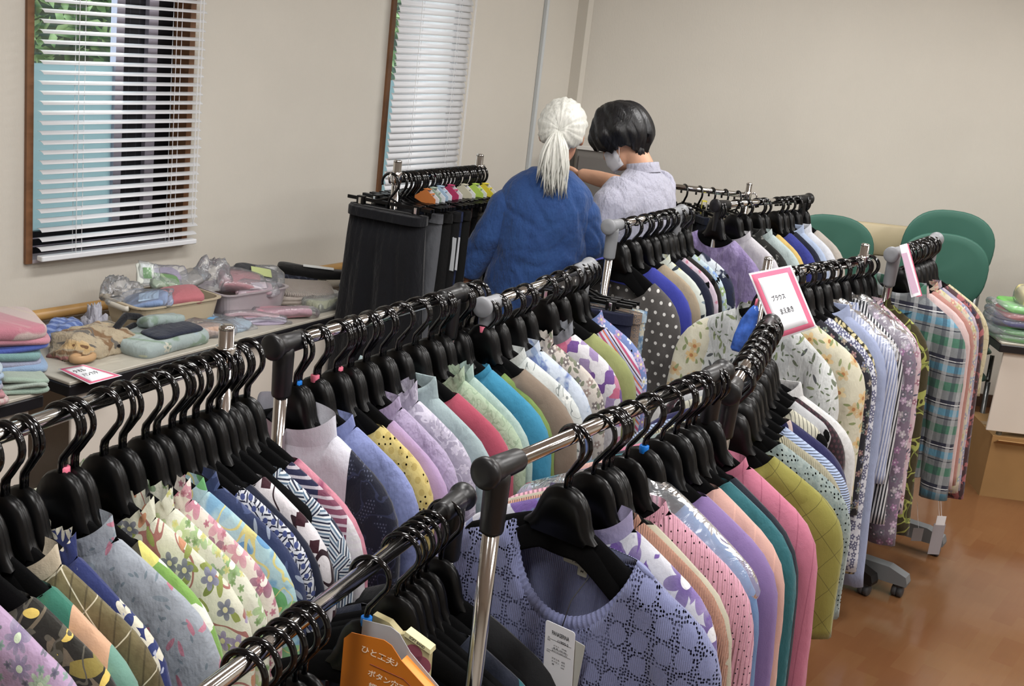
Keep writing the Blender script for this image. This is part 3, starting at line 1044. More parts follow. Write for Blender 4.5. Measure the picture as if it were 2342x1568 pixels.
garment('B', b0 + -0.008, 'blouse', 'olive plaid blouse with cream collar', f_('#5d5234', ('mottle', '#8a7f56', .7, 9), ('stripe', 'd', .075, .035, '#d9d2ba'), ('stripe', 'e', .095, .03, '#cfc7ac'), ('stripe', 'x', .026, .12, '#3d3522', .2, .6)), collar='stand', cmat=f_('#cfc0a6'), h=.035, T=.024, W=0.240, SL=.3)
garment('B', b0 + 0.035, 'blouse', 'navy blouse with big cream flowers', f_('#1d2c6b', ('flower', 11, 12, .46, ['#d8d3bd', '#c9c4ae'], '#22336f'), ('blot', 60, .66, '#aab0cc')), collar='frill', T=.022, W=0.240, SL=.3)
garment('B', b0 + 0.108, 'blouse', 'pale grey sheer blouse with small pink flecks', f_('#a3abb6', ('leaf', 26, .5, .14, ['#b96a82', '#c27a90', '#8c9aa6'], .42), ('leaf', 40, .3, .12, ['#7c8c98'], .3), crease=.55), collar='stand', h=.04, T=.024, W=0.250, SL=.4)
garment('B', b0 + 0.140, 'blouse', 'white blouse with lime green and yellow patches', f_('#e4e8d8', ('cell', 22, ['#7fb04a', '#e8e070', '#e9ede0', '#8fbf5a', '#4f4a38'])), T=.018, W=0.235, SL=.3, n=.125)
garment('B', b0 + 0.200, 'blouse', 'cream blouse with trailing flowers and vines', f_('#dcdcc6', ('vine', 12, .012, '#a86a62'), ('leaf', 26, .5, .2, ['#7c8c3e', '#94a04c', '#c98a62'], .6), ('flower', 15, 5, .34, ['#6d6f8e', '#5f6478', '#8d7aa6'], '#d9d2a2', .55)), collar='frill', T=.024, W=0.240, SL=.4)
garment('B', b0 + 0.250, 'blouse', 'cream blouse with green daisy print', f_('#dfe0cc', ('flower', 17, 6, .5, ['#7fa85c', '#9dbf7a', '#5c8446', '#b4cc86'], '#eef0e0'), ('flower', 40, 5, .35, ['#6f9648', '#c9c86a'], None, .6)), collar='frill', T=.024, W=0.240, SL=.4)
garment('B', b0 + 0.300, 'blouse', 'cream blouse with pink and mauve flower print', f_('#e3d8cc', ('flower', 15, 6, .52, ['#c06c86', '#8e4266', '#d28a9c', '#a2567a'], '#f0e6dc'), ('flower', 44, 5, .35, ['#b25a72'], None, .5)), collar='frill', T=.023, W=0.240, SL=.4)
garment('B', b0 + 0.335, 'blouse', 'aqua blouse with green and blue watercolour print', f_('#a9cfd6', ('blot', 12, .53, '#6fa6c8', .06), ('leaf', 12, .42, .3, ['#62b06a', '#86c48a', '#5a98c8']), ('vine', 16, .02, '#d8d080')), collar='stand', T=.02, W=0.237, SL=.35)
garment('B', b0 + 0.370, 'blouse', 'dark blue blouse with small pale leaf sprigs', f_('#26345e', ('leaf', 30, .5, .14, ['#8e9ab0', '#40507e'], .6)), collar='stand', T=.016, W=0.230, SL=.3)
garment('B', b0 + 0.405, 'blouse', 'white blouse with tiny navy leaf pattern', f_('#cfd2da', ('hatch', 60, .008, ['#1a1f3a', '#d4d8e2', '#d4d8e2']), ('dots', .016, .3, '#3a4a86')), T=.022, W=0.230, SL=.35, n=.125)
garment('B', b0 + 0.435, 'cardigan', 'plain dark navy cardigan in the left rack', f_('#0e1730', crease=.15, weave=.1), cat='cardigan', T=.022, W=0.240, SL=.45, n=.125)
garment('B', b0 + 0.480, 'blouse', 'white blouse with maroon squares', f_('#e2dde2', ('vine', 9, .012, '#2c1420'), ('squares', .045, .22, '#3c1422')), T=.024, W=0.237, SL=.4, n=.125)
garment('B', b0 + 0.525, 'blouse', 'blue and white hatched brushstroke blouse', f_('#8e9cb4', ('hatch', 32, .012, ['#1c2440', '#c8d2de', '#5a7690', '#e2e6ea'])), T=.022, W=0.235, SL=.4, n=.125)
garment('B', b0 + 0.558, 'blouse', 'navy blouse with white zigzag stitching and stripes', f_('#1a1c40', ('ramp', 'x', [(0.0, '#1c1e44'), (.185, '#7a3a56'), (.25, '#d8d4d8')]), ('stripe', 'z', .014, .35, '#d8d0da', .1, .7)), T=.016, W=0.235, SL=.35, n=.125)
garment('B', b0 + 0.590, 'blouse', 'sheer pink and plum flower blouse', f_('#d07f94', ('blot', 11, .5, '#8e3a62', .08), ('blot', 15, .6, '#e9b9ac', .05)), T=.018, W=0.235, SL=.35, n=.125)
hanger('B', .905, 'black hanger alone past the bare chrome post', None, 0)
spares('B', 'black hanger crowded between the printed blouses by the table', 'spare hangers on the left rack', 18)

# pastel rack
garment('D', 0.06, 'blouse', 'navy lace blouse with white mock neck and yoke', f_('#141a30', ('dots', .007, .25, '#4a5068'), ('blot', 22, .46, '#10152a'), ('vine', 16, .02, '#232a48'), ('ramp2', .15, '#d6d6e2'), crease=.3), cat='blouse', collar='stand', cmat=f_('#d6d6e2', crease=.2), h=.05, n=.11, sf=.04, sb=.0, W=.225, T=.03, SL=.4, mark='blue', jit=-.05)
garment('D', 0.125, 'blouse', 'crumpled plain periwinkle blue blouse', f_('#7f8cc4', crease=.6), collar='stand', cat='blouse', T=.024, SL=.4, W=.22)
garment('D', 0.195, 'cardigan', 'yellow cardigan with openwork yoke', f_('#cdb968', ('dots', .024, .3, '#b9a350'), holes=(70, .16, 9, .15, .42)), T=.026, SL=.4, W=.215, n=.125)
garment('D', 0.245, 'cardigan', 'mauve fine knit cardigan', f_('#b193bd', crease=.2), T=.02, SL=.45, n=.125)
garment('D', 0.305, 'blouse', 'plain crinkled lavender blouse', f_('#ab9cbd', crease=.9), collar='stand', T=.026, SL=.4, W=.222)
garment('D', 0.37, 'blouse', 'lilac lace blouse with frilled collar', f_('#a9a3b8', ('vine', 22, .03, '#cdc8da'), ('flower', 26, 5, .4, ['#bdb6cc'], None, .7), crease=.5), collar='frill', h=.04, T=.026, SL=.4, W=.22)
garment('D', 0.435, 'blouse', 'pale aqua grey shirt with open collar', f_('#9fb3b6', crease=.4), collar='shirt', h=.04, T=.022, SL=.4)
garment('D', 0.505, 'cardigan', 'plain raspberry red cardigan', f_('#a83350', crease=.15), T=.028, SL=.4, n=.125)
garment('D', 0.575, 'blouse', 'mint green lace blouse', f_('#a3b89c', ('vine', 40, .04, '#8fa78a'), crease=.4), collar='frill', h=.03, T=.026, SL=.4)
garment('D', 0.625, 'blouse', 'pale mint textured blouse', f_('#a7bfb8', ('mottle', '#8ca8a0', .6, 60), crease=.3), collar='frill', T=.022, SL=.4)
garment('D', 0.705, 'shirt', 'plain bright turquoise blue shirt', f_('#0d86ad', crease=.3), T=.028, SL=.45, collar='stand', h=.015)
garment('D', 0.745, 'cardigan', 'olive green cardigan beside the turquoise shirt', f_('#6f8c40'), T=.018, SL=.4, n=.125)
garment('D', .79, 'cardigan', 'moss green cardigan at the far rack end', f_('#4f6f44'), T=.019, SL=.4, W=.215, n=.125)
spares('D', 'black hanger crowded among the plain pastel tops', 'spare hangers on the pastel rack', 30)

# grey jointed rack in front of the person in blue
garment('E', -0.005, 'cardigan', 'taupe knit cardigan first on the grey rack', f_('#847464', crease=.15), T=.028, SL=.45, W=.225, n=.12)
garment('E', 0.06, 'blouse', 'white blouse with grey line drawn flowers', f_('#ccd2d0', ('vine', 22, .012, '#7d8686'), ('flower', 20, 5, .4, ['#d6dad6', '#c0c8c4'], '#8a9090', .5)), collar='stand', T=.026, SL=.4, W=.215, n=.095)
garment('E', 0.16, 'blouse', 'white blouse with smoky blue flowers', f_('#c3cede', ('blot', 14, .52, '#5f76ae', .08), ('blot', 22, .6, '#8da4c6', .04)), collar='stand', T=.026, SL=.4, W=.21, n=.095)
garment('E', 0.235, 'blouse', 'beige blouse with small brown flowers', f_('#c9c0b6', ('flower', 26, 5, .42, ['#5c4c48', '#8d7468', '#3f3a3c'], '#e0dcd4'), ('leaf', 30, .4, .2, ['#7a7f6a'], .5)), collar='frill', T=.022, SL=.35, W=.205, n=.095)
garment('E', 0.38, 'blouse', 'pink, purple and white geometric blouse', f_('#d2cdd6', ('cell', 34, ['#c2587e', '#6d4492', '#d8d6dc', '#c77a9a', '#d8d6dc', '#9c86b4'], 'CHEBYCHEV')), collar='frill', cmat=f_('#7d8088'), T=.026, SL=.3, W=.205, n=.095)
garment('E', 0.47, 'cardigan', 'plain avocado green cardigan', f_('#939a5c', crease=.2), T=.028, SL=.45, W=.21, n=.12)
garment('E', 0.57, 'blouse', 'blouse with multicoloured diagonal stripes', f_('#c6c2d6', ('stripe', 'd', .05, .2, '#b23a6a'), ('stripe', 'd', .05, .1, '#3a1c30', .25), ('stripe', 'd', .05, .15, '#7f8cc6', .5), ('stripe', 'd', .1, .07, '#c2562e', .8)), T=.024, SL=.3, W=.2, n=.12)
garment('E', 0.62, 'blouse', 'blue blouse with white and violet flowers', f_('#6f86c0', ('flower', 22, 6, .42, ['#dfe4ee', '#9a7ab8', '#b49ac8'], '#e8e0a0')), collar='stand', T=.022, SL=.3, W=.195, n=.095)
spares('E', 'black hanger crowded on the grey jointed rack before the person in blue', 'spare hangers on the grey rack', 24)

# polka dot rack
garment('F', 0.08, 'blouse', 'dark grey blouse with white polka dots', f_('#565250', ('dots', .034, .17, '#e2e0dc'), crease=.3), T=.03, SL=.35, W=.215, jit=-.1, n=.15, sf=.09, sb=.04)
garment('F', 0.17, 'blouse', 'royal blue cardigan beside the polka dot blouse', f_('#1828a0', crease=.2), cat='cardigan', T=.026, SL=.4, W=.2, n=.09)
garment('F', 0.26, 'blouse', 'beige blouse with plain shoulders', f_('#a8977c', crease=.3), T=.024, SL=.35, W=.195, n=.09)
garment('F', 0.33, 'blouse', 'pale blouse with faint yellow flowers and ink strokes', f_('#cdd4cc', ('blot', 14, .58, '#d8d58a', .05), ('leaf', 16, .5, .12, ['#27333f', '#7d8f9a'], .4)), collar='stand', T=.026, SL=.35, W=.19, n=.09)
garment('F', 0.4, 'cardigan', 'navy cardigan on the polka dot rack', f_('#141a34'), T=.024, SL=.35, W=.19, n=.09)
garment('F', 0.45, 'blouse', 'pale pink blouse next to the navy cardigan', f_('#cdbccb', ('flower', 30, 5, .3, ['#c06a86'], None, .5)), T=.016, SL=.35, W=.19, n=.09)
garment('F', 0.49, 'blouse', 'plain black blouse on the polka dot rack', f_('#17150f'), T=.022, SL=.35, W=.185, n=.09)
garment('F', 0.55, 'blouse', 'bright blouse with blue hydrangeas and green leaves', f_('#bcd0da', ('flower', 20, 5, .5, ['#4f86c8', '#6aa2d6', '#86a85c'], '#dfe8f0')), T=.022, SL=.35, W=.185, n=.09)
garment('F', 0.62, 'blouse', 'white blouse with bold navy abstract shapes', f_('#ccd4dc', ('blot', 9, .52, '#1b2340'), ('vine', 14, .012, '#20242c')), T=.026, SL=.35, W=.185, n=.09)
spares('F', 'black hanger crowded on the polka dot rack', 'spare hangers on the polka dot rack', 18)

# lilac rack by the chairs
garment('G', 0.01, 'jacket', 'lilac jacket with raised scale texture', f_('#8f7db0', ('cell', 34, ['#8a78aa', '#9887b8', '#8573a6']), crease=.9), T=.03, SL=.3, W=0.230, n=.1, square=True, jit=-.15)
garment('G', 0.13, 'blouse', 'white blouse behind the lilac jacket', f_('#cfccd2'), collar='stand', T=.022, SL=.3, W=0.205, n=.09)
garment('G', 0.2, 'blouse', 'black patterned blouse behind the lilac jacket', f_('#1b1c1a', ('blot', 30, .62, '#6a6a66')), collar='shirt', T=.024, SL=.3, W=0.205, n=.09)
garment('G', 0.3, 'blouse', 'pale aqua blouse near the green chairs', f_('#b4c4c4'), collar='stand', T=.024, SL=.3, W=0.205, n=.09)
garment('G', 0.35, 'blouse', 'mustard yellow cardigan near the green chairs', f_('#cfae58'), cat='cardigan', T=.02, SL=.3, W=0.200, n=.09)
garment('G', 0.45, 'blouse', 'deep royal blue cardigan near the green chairs', f_('#16268a'), cat='cardigan', T=.028, SL=.3, W=0.200, n=.09)
garment('G', 0.5, 'blouse', 'dark navy top near the green chairs', f_('#12182c'), T=.018, SL=.3, W=0.200, n=.09)
garment('G', 0.55, 'blouse', 'light sky blue shirt near the green chairs', f_('#a3b4d2'), collar='shirt', T=.022, SL=.3, W=0.200, n=.09)
garment('G', 0.61, 'blouse', 'white shirt near the green chairs', f_('#cfd2da'), collar='shirt', T=.024, SL=.3, W=0.200, n=.09)
garment('G', 0.68, 'blouse', 'beige jacket at the far end by the green chairs', f_('#b3aaa0'), cat='jacket', T=.024, SL=.3, W=0.200, n=.09)
spares('G', 'black hanger crowded on the rack near the green chairs', 'spare hangers on the lilac rack', 14)

# printed blouses behind the sign
garment('H', 0.03, 'blouse', 'sheer white blouse with dark leaf sprigs', f_('#cdd0cf', ('stripe', 'x', .04, .04, '#e4e6e6'), ('leaf', 24, .45, .15, ['#6d7662', '#54585a', '#8d9a6c'], .45), ('leaf', 40, .4, .14, ['#6d7a62'], .4), crease=.6), collar='stand', T=.03, W=0.247, SL=.3, jit=-.1)
garment('H', 0.105, 'blouse', 'cream blouse with soft yellow orange flowers', f_('#d5d0b8', ('flower', 15, 5, .45, ['#d8b060', '#c8a86a', '#e2ca8e'], '#b5763a', .7), ('leaf', 26, .4, .15, ['#8f9a66'], .5)), collar='stand', T=.028, W=0.247, SL=.35, jit=0.3)
garment('H', 0.165, 'blouse', 'dark blouse with mixed small flowers', f_('#1f1f2a', ('flower', 28, 5, .42, ['#6f2f38', '#2f4f44', '#70604e', '#2c3560'], '#a89a80')), T=.022, W=0.242, SL=.4, jit=0.25)
garment('H', 0.235, 'blouse', 'white blouse with navy blue blossoms', f_('#cfd2de', ('flower', 36, 5, .52, ['#1d2360', '#20286a'], '#cfd2de')), T=.028, W=0.234, SL=.6, jit=0.12)
garment('H', 0.3, 'blouse', 'black blouse with cream leaf print', f_('#2a2618', ('leaf', 52, .62, .3, ['#c9bd8c', '#b5a878', '#d0c698'])), T=.026, W=0.222, SL=.62)
garment('H', 0.355, 'shirt', 'plain pale blue long shirt showing below the others', f_('#98a4c8', crease=.3), T=.024, W=0.212, SL=.7, L=.95, collar='shirt')
garment('H', 0.415, 'shirt', 'blue and white striped shirt in clear plastic', f_('#c8ccdc', ('stripe', 'x', .011, .45, '#7f8cb4')), collar='shirt', T=.026, W=0.224, SL=.35, cover=.6)
garment('H', 0.485, 'blouse', 'black and white vertical striped blouse', f_('#d0d0d4', ('stripe', 'x', .012, .5, '#23242e')), collar='shirt', T=.026, W=0.220, SL=.5)
garment('H', 0.565, 'blouse', 'grey plum flower blouse in clear plastic', f_('#7a6a7e', ('flower', 24, 5, .45, ['#93548e', '#b090b0', '#4f4a60', '#a8a0a8'], '#d8c8d8')), collar='stand', T=.03, W=0.220, SL=.6, cover=.4)
garment('H', 0.62, 'blouse', 'pale pink blouse with wine red flowers', f_('#cdb4bc', ('flower', 26, 5, .42, ['#8e3d5e', '#a86a86', '#c89ab0'], '#e8d8dc'), ('leaf', 32, .4, .14, ['#5a5a6e'], .4)), collar='stand', T=.026, W=0.217, SL=.5)
garment('H', 0.67, 'blouse', 'brown blouse with yellow green leaf outlines', f_('#40381c', ('vine', 15, .035, '#a0a648'), ('vine', 9, .02, '#6f7a34')), collar='stand', T=.022, W=0.212, SL=.6)
spares('H', 'black hanger crowded behind the pink bordered sign', 'spare hangers on the printed blouse rack', 24)

# rack behind the foreground knits
garment('I', 0.15, 'cardigan', 'mustard olive cardigan with openwork diamonds', f_('#8f8a34', ('stripe', 'd', .085, .02, '#5a5520', .2), ('stripe', 'e', .085, .02, '#5a5520', .4), crease=.15), T=.03, W=0.240, SL=.22, L=.6, square=False)
garment('I', 0.26, 'cardigan', 'grey green openwork knit cardigan', f_('#93a09c', ('mottle', '#6f8080', .9, 60), holes=(85, .2, 14, .2, .5)), T=.03, W=0.250, SL=.22, L=.62)
garment('I', 0.315, 'cardigan', 'cream ribbed cardigan with pointelle stripe', f_('#c3bc9e', ('mottle', '#a39c80', .5, 70), ribs=('x', .006)), T=.018, W=0.225, SL=.3)
garment('I', 0.385, 'cardigan', 'pale sky blue ribbed cardigan', f_('#9fb2d6', ribs=('z', .006), crease=.1), T=.03, W=0.240, SL=.12, L=.5)
garment('I', 0.455, 'cardigan', 'navy cardigan edged with cream lace', f_('#1a1a4e', ('ramp', 'x', [(0, '#1a1a4e'), (.1, '#c2aca6'), (.112, '#1a1a4e')])), T=.026, W=0.225, SL=.12, L=.5)
garment('I', 0.55, 'vest', 'cream knit vest with grey vertical ribs', f_('#c7c4b0', ('stripe', 'x', .012, .22, '#6f6e66')), cat='vest', T=.024, W=0.200, sleeves=False, L=.55)
garment('I', 0.63, 'blouse', 'light grey blouse with dotted collar edge', f_('#aeb0b4', ('mottle', '#c4c6c8', .5, 30)), T=.026, W=0.215, sleeves=False, L=.6)
garment('I', 0.675, 'blouse', 'maroon and black lace blouse', f_('#2a1d24', ('dots', .014, .3, '#4a2a34')), T=.02, W=0.205, SL=.1)
garment('I', 0.72, 'blouse', 'long plain white blouse', f_('#d0d0d0', crease=.5), collar='shirt', T=.03, W=0.230, SL=.3, L=.98, flare=.03)
spares('I', 'black hanger packed along the short rack behind the knits', 'spare hangers on the short rack', 26)

# green plaid rack
garment('J', 0.14, 'shirt', 'green, navy and white plaid shirt', f_('#7d8285', ('stripe', 'z', .15, .20, '#2e7458', .1, .85), ('stripe', 'z', .15, .13, '#2a2c3e', .45), ('stripe', 'z', .15, .16, '#4f8ba6', .68), ('stripe', 'z', .15, .02, '#d6d8d8', .42), ('stripe', 'z', .15, .02, '#1c2030', .76), ('stripe', 'x', .07, .22, '#cfd0d2', .2, .35), ('stripe', 'x', .07, .22, '#23263a', .6, .5)), collar='shirt', h=.04, T=.034, W=.215, SL=.5, L=.8, n=.09, jit=-.1)
garment('J', 0.2, 'blouse', 'blush pink blouse behind the plaid shirt', f_('#d3b6b4'), collar='stand', T=.022, W=.2, SL=.5, L=.8, n=.09)
garment('J', 0.255, 'cardigan', 'salmon pink cardigan behind the plaid shirt', f_('#b0786c'), T=.026, W=.2, SL=.5, L=.75, n=.09)
garment('J', 0.32, 'blouse', 'cream blouse with mixed small garden flowers', f_('#cabfa8', ('flower', 24, 5, .45, ['#c07f6a', '#8e8aa0', '#b5a860', '#7d92a8'], '#e0d4a8')), collar='stand', T=.026, W=.195, SL=.55, L=.8, n=.09)
garment('J', 0.37, 'blouse', 'pink and blue check floral blouse', f_('#b9a6b4', ('stripe', 'z', .05, .4, '#8690b0', 0, .6), ('flower', 24, 5, .4, ['#c47a78', '#6f7aa0'], '#d8c8b8', .7)), collar='stand', T=.022, W=.195, SL=.55, L=.85, n=.09)
garment('J', 0.42, 'blouse', 'dark maroon patterned blouse at the aisle end', f_('#4c3236', ('blot', 22, .5, '#a8585a', .06), ('blot', 28, .6, '#2c2a44', .04)), T=.026, W=.195, SL=.6, L=.85, n=.09)
garment('J', 0.455, 'blouse', 'cream lace blouse furthest on the plaid rack', f_('#cbbf9a', ('vine', 30, .03, '#b5a880')), T=.02, W=.21, SL=.2, L=.7, n=.09)
spares('J', 'black hanger crowded above the plaid shirt', 'spare hangers on the plaid rack', 16)

# foreground knit rack
M['knit_lav'] = f_('#7d84b2', ribs=('x', .004, .02), weave=.4, crease=.1, holes=(165, .33, 23, .40, .75), off=.03)
M['knit_lav_rib'] = f_('#7f86b4', weave=.4, crease=.05)
garment('C', 0.225, 'cardigan', 'lavender blue openwork cardigan with ribbed round neck', M['knit_lav'], collar='rib', cmat=M['knit_lav_rib'], smat=M['knit_lav'], h=.036, n=.122, sf=.135, sb=.012, W=.24, T=.036, SL=.45, L=.62, jit=-.04, fold=.006, r1=.075, r2=.062)
for ch_ in GARMENTS['lavender blue openwork cardigan with ribbed round neck'].children:
    ch_.location.x = .032
garment('C', .31, 'blouse', 'purple, green and white flower print blouse', f_('#cdced8', ('flower', 8, 6, .5, ['#5c3a92', '#6d4aa0', '#5e6f3a', '#4a5a96'], '#e6e6ea'), ('blot', 16, .56, '#6a4a9c')), collar='stand', cmat=f_('#9a92b8'), h=.04, T=.026, W=.232, SL=.4, n=.095)
garment('C', .347, 'cardigan', 'apricot orange ribbed cardigan', f_('#d99a7c', ribs=('x', .005, .1)), T=.02, W=.236, SL=.45, n=.09, collar='stand', h=.012)
garment('C', 0.374, 'cardigan', 'cream cardigan with pale seams', f_('#b9b29c', crease=.1), T=.026, W=.24, SL=.45, n=.1, vneck=True, sf=.15)
garment('C', 0.435, 'cardigan', 'baby pink pointelle cardigan', f_('#dc9ab0', ('stripe', 'x', .03, .05, '#c98aa0'), ribs=('x', .01, .06), holes=(60, .09)), T=.034, W=.242, SL=.45, n=.1, collar='stand', h=.02)
garment('C', 0.505, 'cardigan', 'denim blue cardigan in clear plastic cover', f_('#5a7fb0', crease=.15), T=.026, W=.235, SL=.45, cover=.5, mark='blue')
garment('C', 0.58, 'cardigan', 'purple knit cardigan in the foreground rack', f_('#8468a4', crease=.15), T=.028, W=.232, SL=.45)
garment('C', 0.648, 'cardigan', 'peach pink cardigan with pleated shoulders', f_('#cf9f92', ('stripe', 'x', .05, .08, '#dca898'), crease=.15), T=.03, W=.228, SL=.45)
garment('C', 0.692, 'blouse', 'plain teal green knit blouse', f_('#1c6670', crease=.4), T=.026, W=.226, SL=.45)
garment('C', 0.728, 'cardigan', 'black navy cardigan beside the rose pink one', f_('#101828', crease=.1), T=.026, W=.224, SL=.45)
garment('C', 0.8, 'cardigan', 'rose pink cardigan with tucked shoulders', f_('#bf6482', ('stripe', 'x', .045, .06, '#a8506e'), crease=.2), T=.036, W=.23, SL=.5, collar='stand', h=.02, square=True)
spares('C', 'black hanger between the knit tops in the foreground', 'spare hangers on the foreground knit rack', 7)

# nearest rack, bottom left
garment('A', 1.02, 'jacket', 'black jacket on the nearest rack end', f_('#16171a', crease=.2), T=.024, W=.215, SL=.3, jit=0)
garment('A', .93, 'blouse', 'dark blouse with teal lace sleeve', f_('#131a2c', ('ramp', 'x', [(0, '#131a2c'), (.205, '#14606a'), (.206, '#14606a')])), T=.026, W=.215, SL=.3)
garment('A', .50, 'cardigan', 'light blue textured cardigan under the hooks', f_('#7fa6b8', ('mottle', '#5c8498', .7, 80)), T=.03, W=.2, SL=.3)
for k in (.40, .435, .47, .535, .56, .745, .85, .875, .905, .96):
    hanger('A', k, 'black hanger on the nearest chrome bar', 'spare hangers on the nearest rack', mark='blue' if k == .745 else None)
# ------------------------------------------------------------------ skirts and trousers on clip hangers
def sheet_mesh(name, mat, w0, w1, L, T, seed, fold=.012, top=-.14, legs=False, gather=0.0):
    fn = fold_fn(seed)
    r = random.Random(seed)
    C, R_ = 41, 20
    V = []
    for side in (-1, 1):
        for i in range(R_):
            b = i / (R_ - 1)
            for j in range(C):
                a = -1 + 2 * j / (C - 1)
                w = w0 + (w1 - w0) * sstep(0, 1, b)
                z = top - L * b
                g = T * max(0, 1 - abs(a) ** 6) ** .5 * (.55 + .45 * sstep(0, .15, b))
                f = fn(a * 1.4) * fold * sstep(.02, .4, b)
                f += gather * math.sin(a * 34 + math.sin(a * 9)) * sstep(.0, .1, b) * (1 - .55 * b)
                V.append((a * w, side * g + f * max(0, 1 - abs(a) ** 8), z))
    F = grid_faces(R_, C) + grid_faces(R_, C, R_ * C, True)
    F.append(tuple(range(C)) + tuple(R_ * C + j for j in range(C - 1, -1, -1)))
    return mesh(name, V, F, mat)
def skirt(key, t, name, desc, mat, w0=.15, w1=.18, L=.62, T=.018, fold=.012, gather=0.0, jit=None, clip=.11, band=True, hang=True, drop=0.0, dx=None):
    sd = zlib.crc32((key + 's%.3f' % t).encode()) % 9999
    jit = jit if jit is not None else random.Random(sd).uniform(-.06, .06)
    p, az = at(key, t)
    if hang:
        hanger(key, t, 'black clip hanger gripping the ' + desc, None, jit, clip=clip, drop=drop)
    if key == 'K' and t > .28:
        w0, w1 = w0 * .82, w1 * .82
    g = thing(name, desc, name.replace('_', ' '), p - Vector((0, 0, drop)), -az + jit)
    link('panel', sheet_mesh('panel', mat, w0, w1, L, T, sd, fold, -.115, gather=gather), g)
    if band:
        link('waistband', sheet_mesh('waistband', mat, w0 * 1.01, w0 * 1.015, .035, T * 1.12, sd + 1, .0, -.109, gather=gather * .6), g)
    return g
skirt('K', -.03, 'skirt', 'black gathered skirt hanging first by the wall', f_('#0a0c14', crease=.5), .15, .195, .75, .045, .022, .0022, jit=.15)
skirt('K', .085, 'trousers', 'mid grey jersey trousers beside the black skirt', f_('#606268', crease=.3), .15, .12, .8, .02)
skirt('K', .13, 'trousers', 'black trousers next to the grey jersey pair', f_('#0b0b0d'), .16, .15, .82, .022)
skirt('K', .175, 'trousers', 'black trousers with white side tape', f_('#0d0d10', ('stripe', 'x', .4, .02, '#c8ccd0', .56)), .16, .14, .8, .02)
skirt('K', .21, 'trousers', 'navy blue denim trousers by the wall', f_('#1a2547', ('mottle', '#2a3a66', .5, 60)), .155, .13, .8, .016)
skirt('K', .25, 'trousers', 'black trousers in the middle of the skirt rack', f_('#0a0a0a'), .16, .15, .82, .022)
skirt('K', .295, 'trousers', 'dark rust red corduroy trousers', f_('#3a1c16', ribs=('x', .006)), .155, .13, .8, .018)
skirt('K', .33, 'trousers', 'black trousers beside the stone coloured pair', f_('#0c0c0c'), .16, .14, .8, .018)
skirt('K', .38, 'trousers', 'stone beige chino trousers', f_('#8c867a', crease=.3), .15, .12, .82, .024)
skirt('K', .43, 'trousers', 'pale stone trousers with paper label', f_('#a29c90', crease=.3), .15, .12, .82, .02)
skirt('K', .475, 'trousers', 'black patterned wide trousers near the person in blue', f_('#141414', ('blot', 20, .6, '#3a3a36')), .165, .17, .8, .022)
skirt('K', .52, 'trousers', 'dark olive trousers at the far end by the wall', f_('#23241c'), .16, .15, .8, .02)
for i in range(20):
    hanger('K', .02 + .025 * i, 'black clip hanger crowded over the skirts by the wall', 'spare clip hangers on the skirt rack', clip=.1)
# price cards slotted over the clip hangers
def card(key, t, desc, mat, x0, x1, z0, z1, peak=.0, rot=0.0):
    p, az = at(key, t)
    g = thing('size_card', desc, 'card', p, -az + rot)
    m = MB()
    m.prism([(x0, z0), (x1, z0), (x1, z1 - peak), ((x0 + x1) / 2, z1), (x0, z1 - peak)], -.012, -.0105)
    m.obj('front', mat, g)
    m = MB()
    m.prism([(x0, z0), (x1, z0), (x1, z1 - peak), ((x0 + x1) / 2, z1), (x0, z1 - peak)], .0105, .012)
    m.obj('back', M['white_paper'], g)
    m = MB()
    for xx in (x0, (x0 + x1) / 2):
        m.box(((2 * xx + x1 - x0) / 2 * .5 + xx * .5, 0, z1 - peak * .5), (.004, .022, .004))
    m.box(((x0 + x1) / 2, 0, z1 - .001), (.02, .024, .002))
    m.obj('fold', mat, g)
    return g
for (t_, nm, c, x0) in ((.10, 'orange card on the grey jersey trousers', '#c9793e', .02), (.15, 'pale green card over the black trousers', '#9fb0a0', .01), (.205, 'sky blue card peaked over the trousers', '#a9c3da', 0.0), (.27, 'magenta card peaked over the trousers', '#b83a66', 0.0), (.34, 'cream card over the far trousers', '#cfcbb4', .01), (.40, 'lime green card over the stone trousers', '#b6d45e', .02), (.45, 'yellow card on the black patterned trousers', '#e0cf3e', .03)):
    card('K', t_, nm, simple('card_' + nm.split()[0], c, .6), x0, x0 + .09, -.115, -.035, .03)
for (t_, nm, c) in ((.36, 'long white paper label on the stone trousers', '#d8d8cc'), (.47, 'pale blue paper label beside the blue sleeve', '#a6d3de'), (.18, 'narrow white swing label on black trousers', '#d5d8dc')):
    card('K', t_, nm, simple('label_paper', c, .6), .10, .16, -.32, -.2)
# three clip hangers at the end of the grey jointed rack
skirt('E', .645, 'skirt', 'navy skirt held by silver clips', f_('#0e1430', crease=.3), .17, .18, .5, .02, jit=.12, clip=.1)
skirt('E', .68, 'skirt', 'brown leopard print skirt', f_('#8a7462', ('flower', 50, 5, .5, ['#3c2c24', '#54402f'], '#a89078')), .185, .19, .5, .02, jit=.12, clip=.1)
skirt('E', .71, 'skirt', 'sky blue floral skirt behind the leopard print', f_('#a9bfce', ('flower', 26, 5, .45, ['#4f7fa8', '#d8d2b8'], None)), .19, .2, .5, .018, jit=.12, clip=.1)
